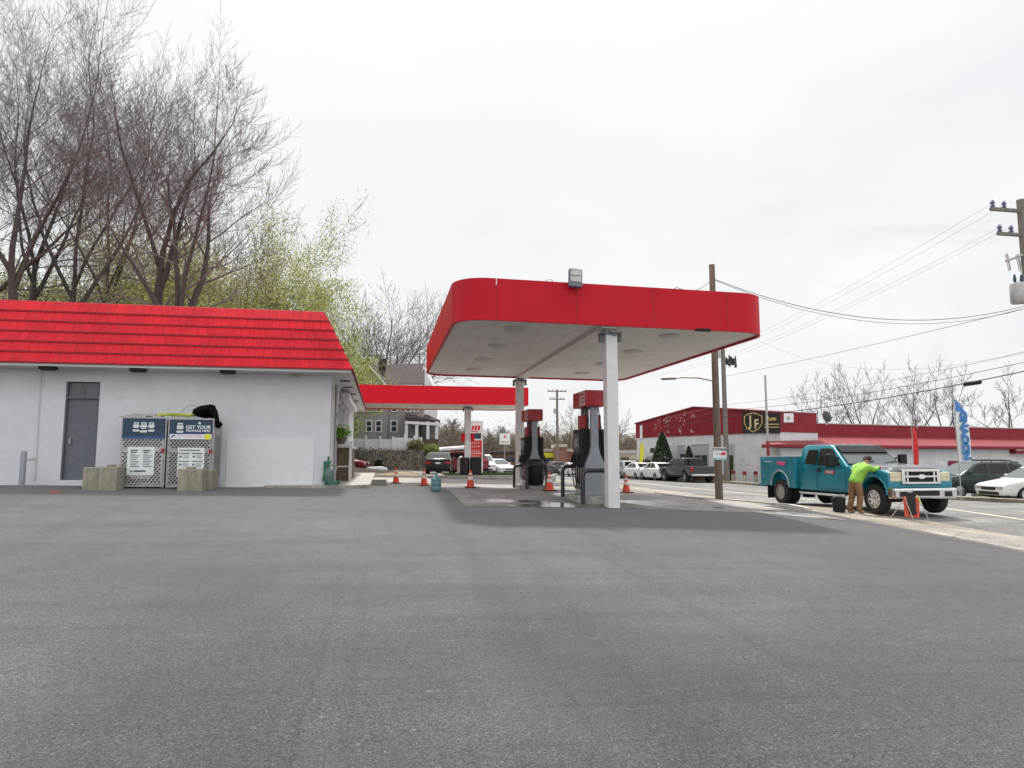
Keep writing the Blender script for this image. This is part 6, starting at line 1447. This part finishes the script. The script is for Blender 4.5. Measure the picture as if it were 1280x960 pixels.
for i,(px,d,h,n_,lm,lb) in enumerate([(275,46,18.5,26000,'spring2','pale green spring tree right of the big bare trees'),(318,52,19.5,36000,'spring','yellow green spring tree above the middle of the roof'),(368,60,19.0,30000,'spring','yellow green spring tree above the right end of the roof'),(238,60,21.5,26000,'spring2','pale spring tree behind the largest bare tree'),(120,60,20,22000,'spring2','pale spring tree low behind the bare trees at left'),(25,60,21,24000,'spring2','pale spring tree low at the far left above the roof'),(418,66,14.5,20000,'spring','low bright green tree between the roof and the grey house'),(188,66,21,18000,'spring2','pale spring tree seen through the fork of the big trunk'),(75,64,21,20000,'spring2','pale spring tree behind the leaning bare trunk')]):
    big(lb,px,600,d,h,(random.uniform(-.08,.08),0),200+i,.20,4,SPR,'spring_tree',leaf=M[lm],nleaf=n_,lsize=.075 if d<55 else .088,trunkf=.2,group=gs,lfrom=3,zoff=.3,spread=.62)
gh='bare trees beyond the grey house'
HB=dict(MED); HB['rmin']=.022; HB['a']=[34,46,42,40,0,0]; HB['k']=[4,6,6,4,0,0]; HB['up']=[.04,.02,.04,.05,.05,0]
big('wide bare tree with many stems behind the grey house roof',482,560,97,27,(0,0),301,.60,4,HB,trunkf=.22,group=gh,k0=7)
big('slighter bare tree left of the house gable',446,560,100,24.5,(-.03,0),302,.36,4,HB,trunkf=.22,group=gh)
big('bare tree right of the house, drooping to the right',504,560,105,26,(.08,0),303,.44,4,HB,trunkf=.22,group=gh)
# trees behind the red roofed shops and along the road
gr_='bare trees behind the low shop'
RB=dict(MED); RB['rmin']=.016; RB['k']=[3,4,4,4,0,0]; RB['a']=[32,42,42,42,0,0]
for i,(px,d,h,lb) in enumerate([(1027,78,12.6,'pale bare tree behind the red parapet next to the roof vent'),(1088,74,12.9,'broad bare tree behind the shop roof above the truck cab'),(1150,76,13.2,'upright bare tree above the red banner'),(1195,68,12.6,'bare tree directly behind the blue and white banner'),(1268,62,11.5,'dark bare tree at the right edge behind the shop roof'),(1118,84,9.5,'small bare tree between the truck cab and the red banner')]):
    big(lb,px,600,d,h,(random.uniform(-.1,.1),0),400+i,.34,4,RB,trunkf=.22,group=gr_,wm='bark2' if i==0 else 'bark',zoff=0)
gf='bare trees far down the road'
for i,(px,d,h,lb) in enumerate([(709,108,11.5,'leafless tree between the distant pole and the nearer pump'),(765,112,10.5,'leafless tree glimpsed beside the white column'),(675,125,9.0,'leafless tree right of the further pump top')]):
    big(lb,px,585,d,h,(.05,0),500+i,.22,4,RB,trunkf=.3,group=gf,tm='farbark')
# far wooded hill: one mass of small bare and budding trees
rn=random.Random(77); b=MB()
def ftree(x,y,h,green,tk=1):
    z=G(x,y)-.3; n0=len(b.f)
    b.tube([(x,y,z),(x+rn.uniform(-.3,.3),y,z+h*.8)],[.14,.05],3,0,False)
    for k in range(44):
        f=rn.uniform(.25,.95); a=rn.uniform(0,6.28); l=h*.28*(1.25-f); p=Vector((x,y,z+h*f*.85)); d=Vector((math.cos(a),math.sin(a),rn.uniform(.4,1.2))).normalized()
        q=p+d*l; b.tube([p,q],[.05*tk,.025*tk],3,0,False)
        for m_ in range(3):
            d2=(d+Vector((rn.gauss(0,.6),rn.gauss(0,.6),rn.gauss(.2,.4)))).normalized(); s0=p.lerp(q,rn.uniform(.3,1)); b.tube([s0,s0+d2*l*.6],[.035*tk,.018*tk],3,0,False)
    for k in range(int(420*green)):
        a=rn.uniform(0,6.28); rr=h*.27*rn.random()**.5; f=rn.uniform(.3,1); p=Vector((x+rr*math.cos(a)*(1.2-f*.5),y+rr*math.sin(a),z+h*f)); s=.115
        e=Vector((rn.uniform(-1,1),rn.uniform(-1,1),rn.uniform(-1,1))).normalized()*s; g=e.orthogonal().normalized()*s*.6
        b.add([p-e,p+g,p+e,p-g],[(0,1,2,3)],1 if rn.random()<.75 else 2)
for i in range(330):
    px=rn.uniform(500,830); d=rn.uniform(125,215); q=at(px,590,d)
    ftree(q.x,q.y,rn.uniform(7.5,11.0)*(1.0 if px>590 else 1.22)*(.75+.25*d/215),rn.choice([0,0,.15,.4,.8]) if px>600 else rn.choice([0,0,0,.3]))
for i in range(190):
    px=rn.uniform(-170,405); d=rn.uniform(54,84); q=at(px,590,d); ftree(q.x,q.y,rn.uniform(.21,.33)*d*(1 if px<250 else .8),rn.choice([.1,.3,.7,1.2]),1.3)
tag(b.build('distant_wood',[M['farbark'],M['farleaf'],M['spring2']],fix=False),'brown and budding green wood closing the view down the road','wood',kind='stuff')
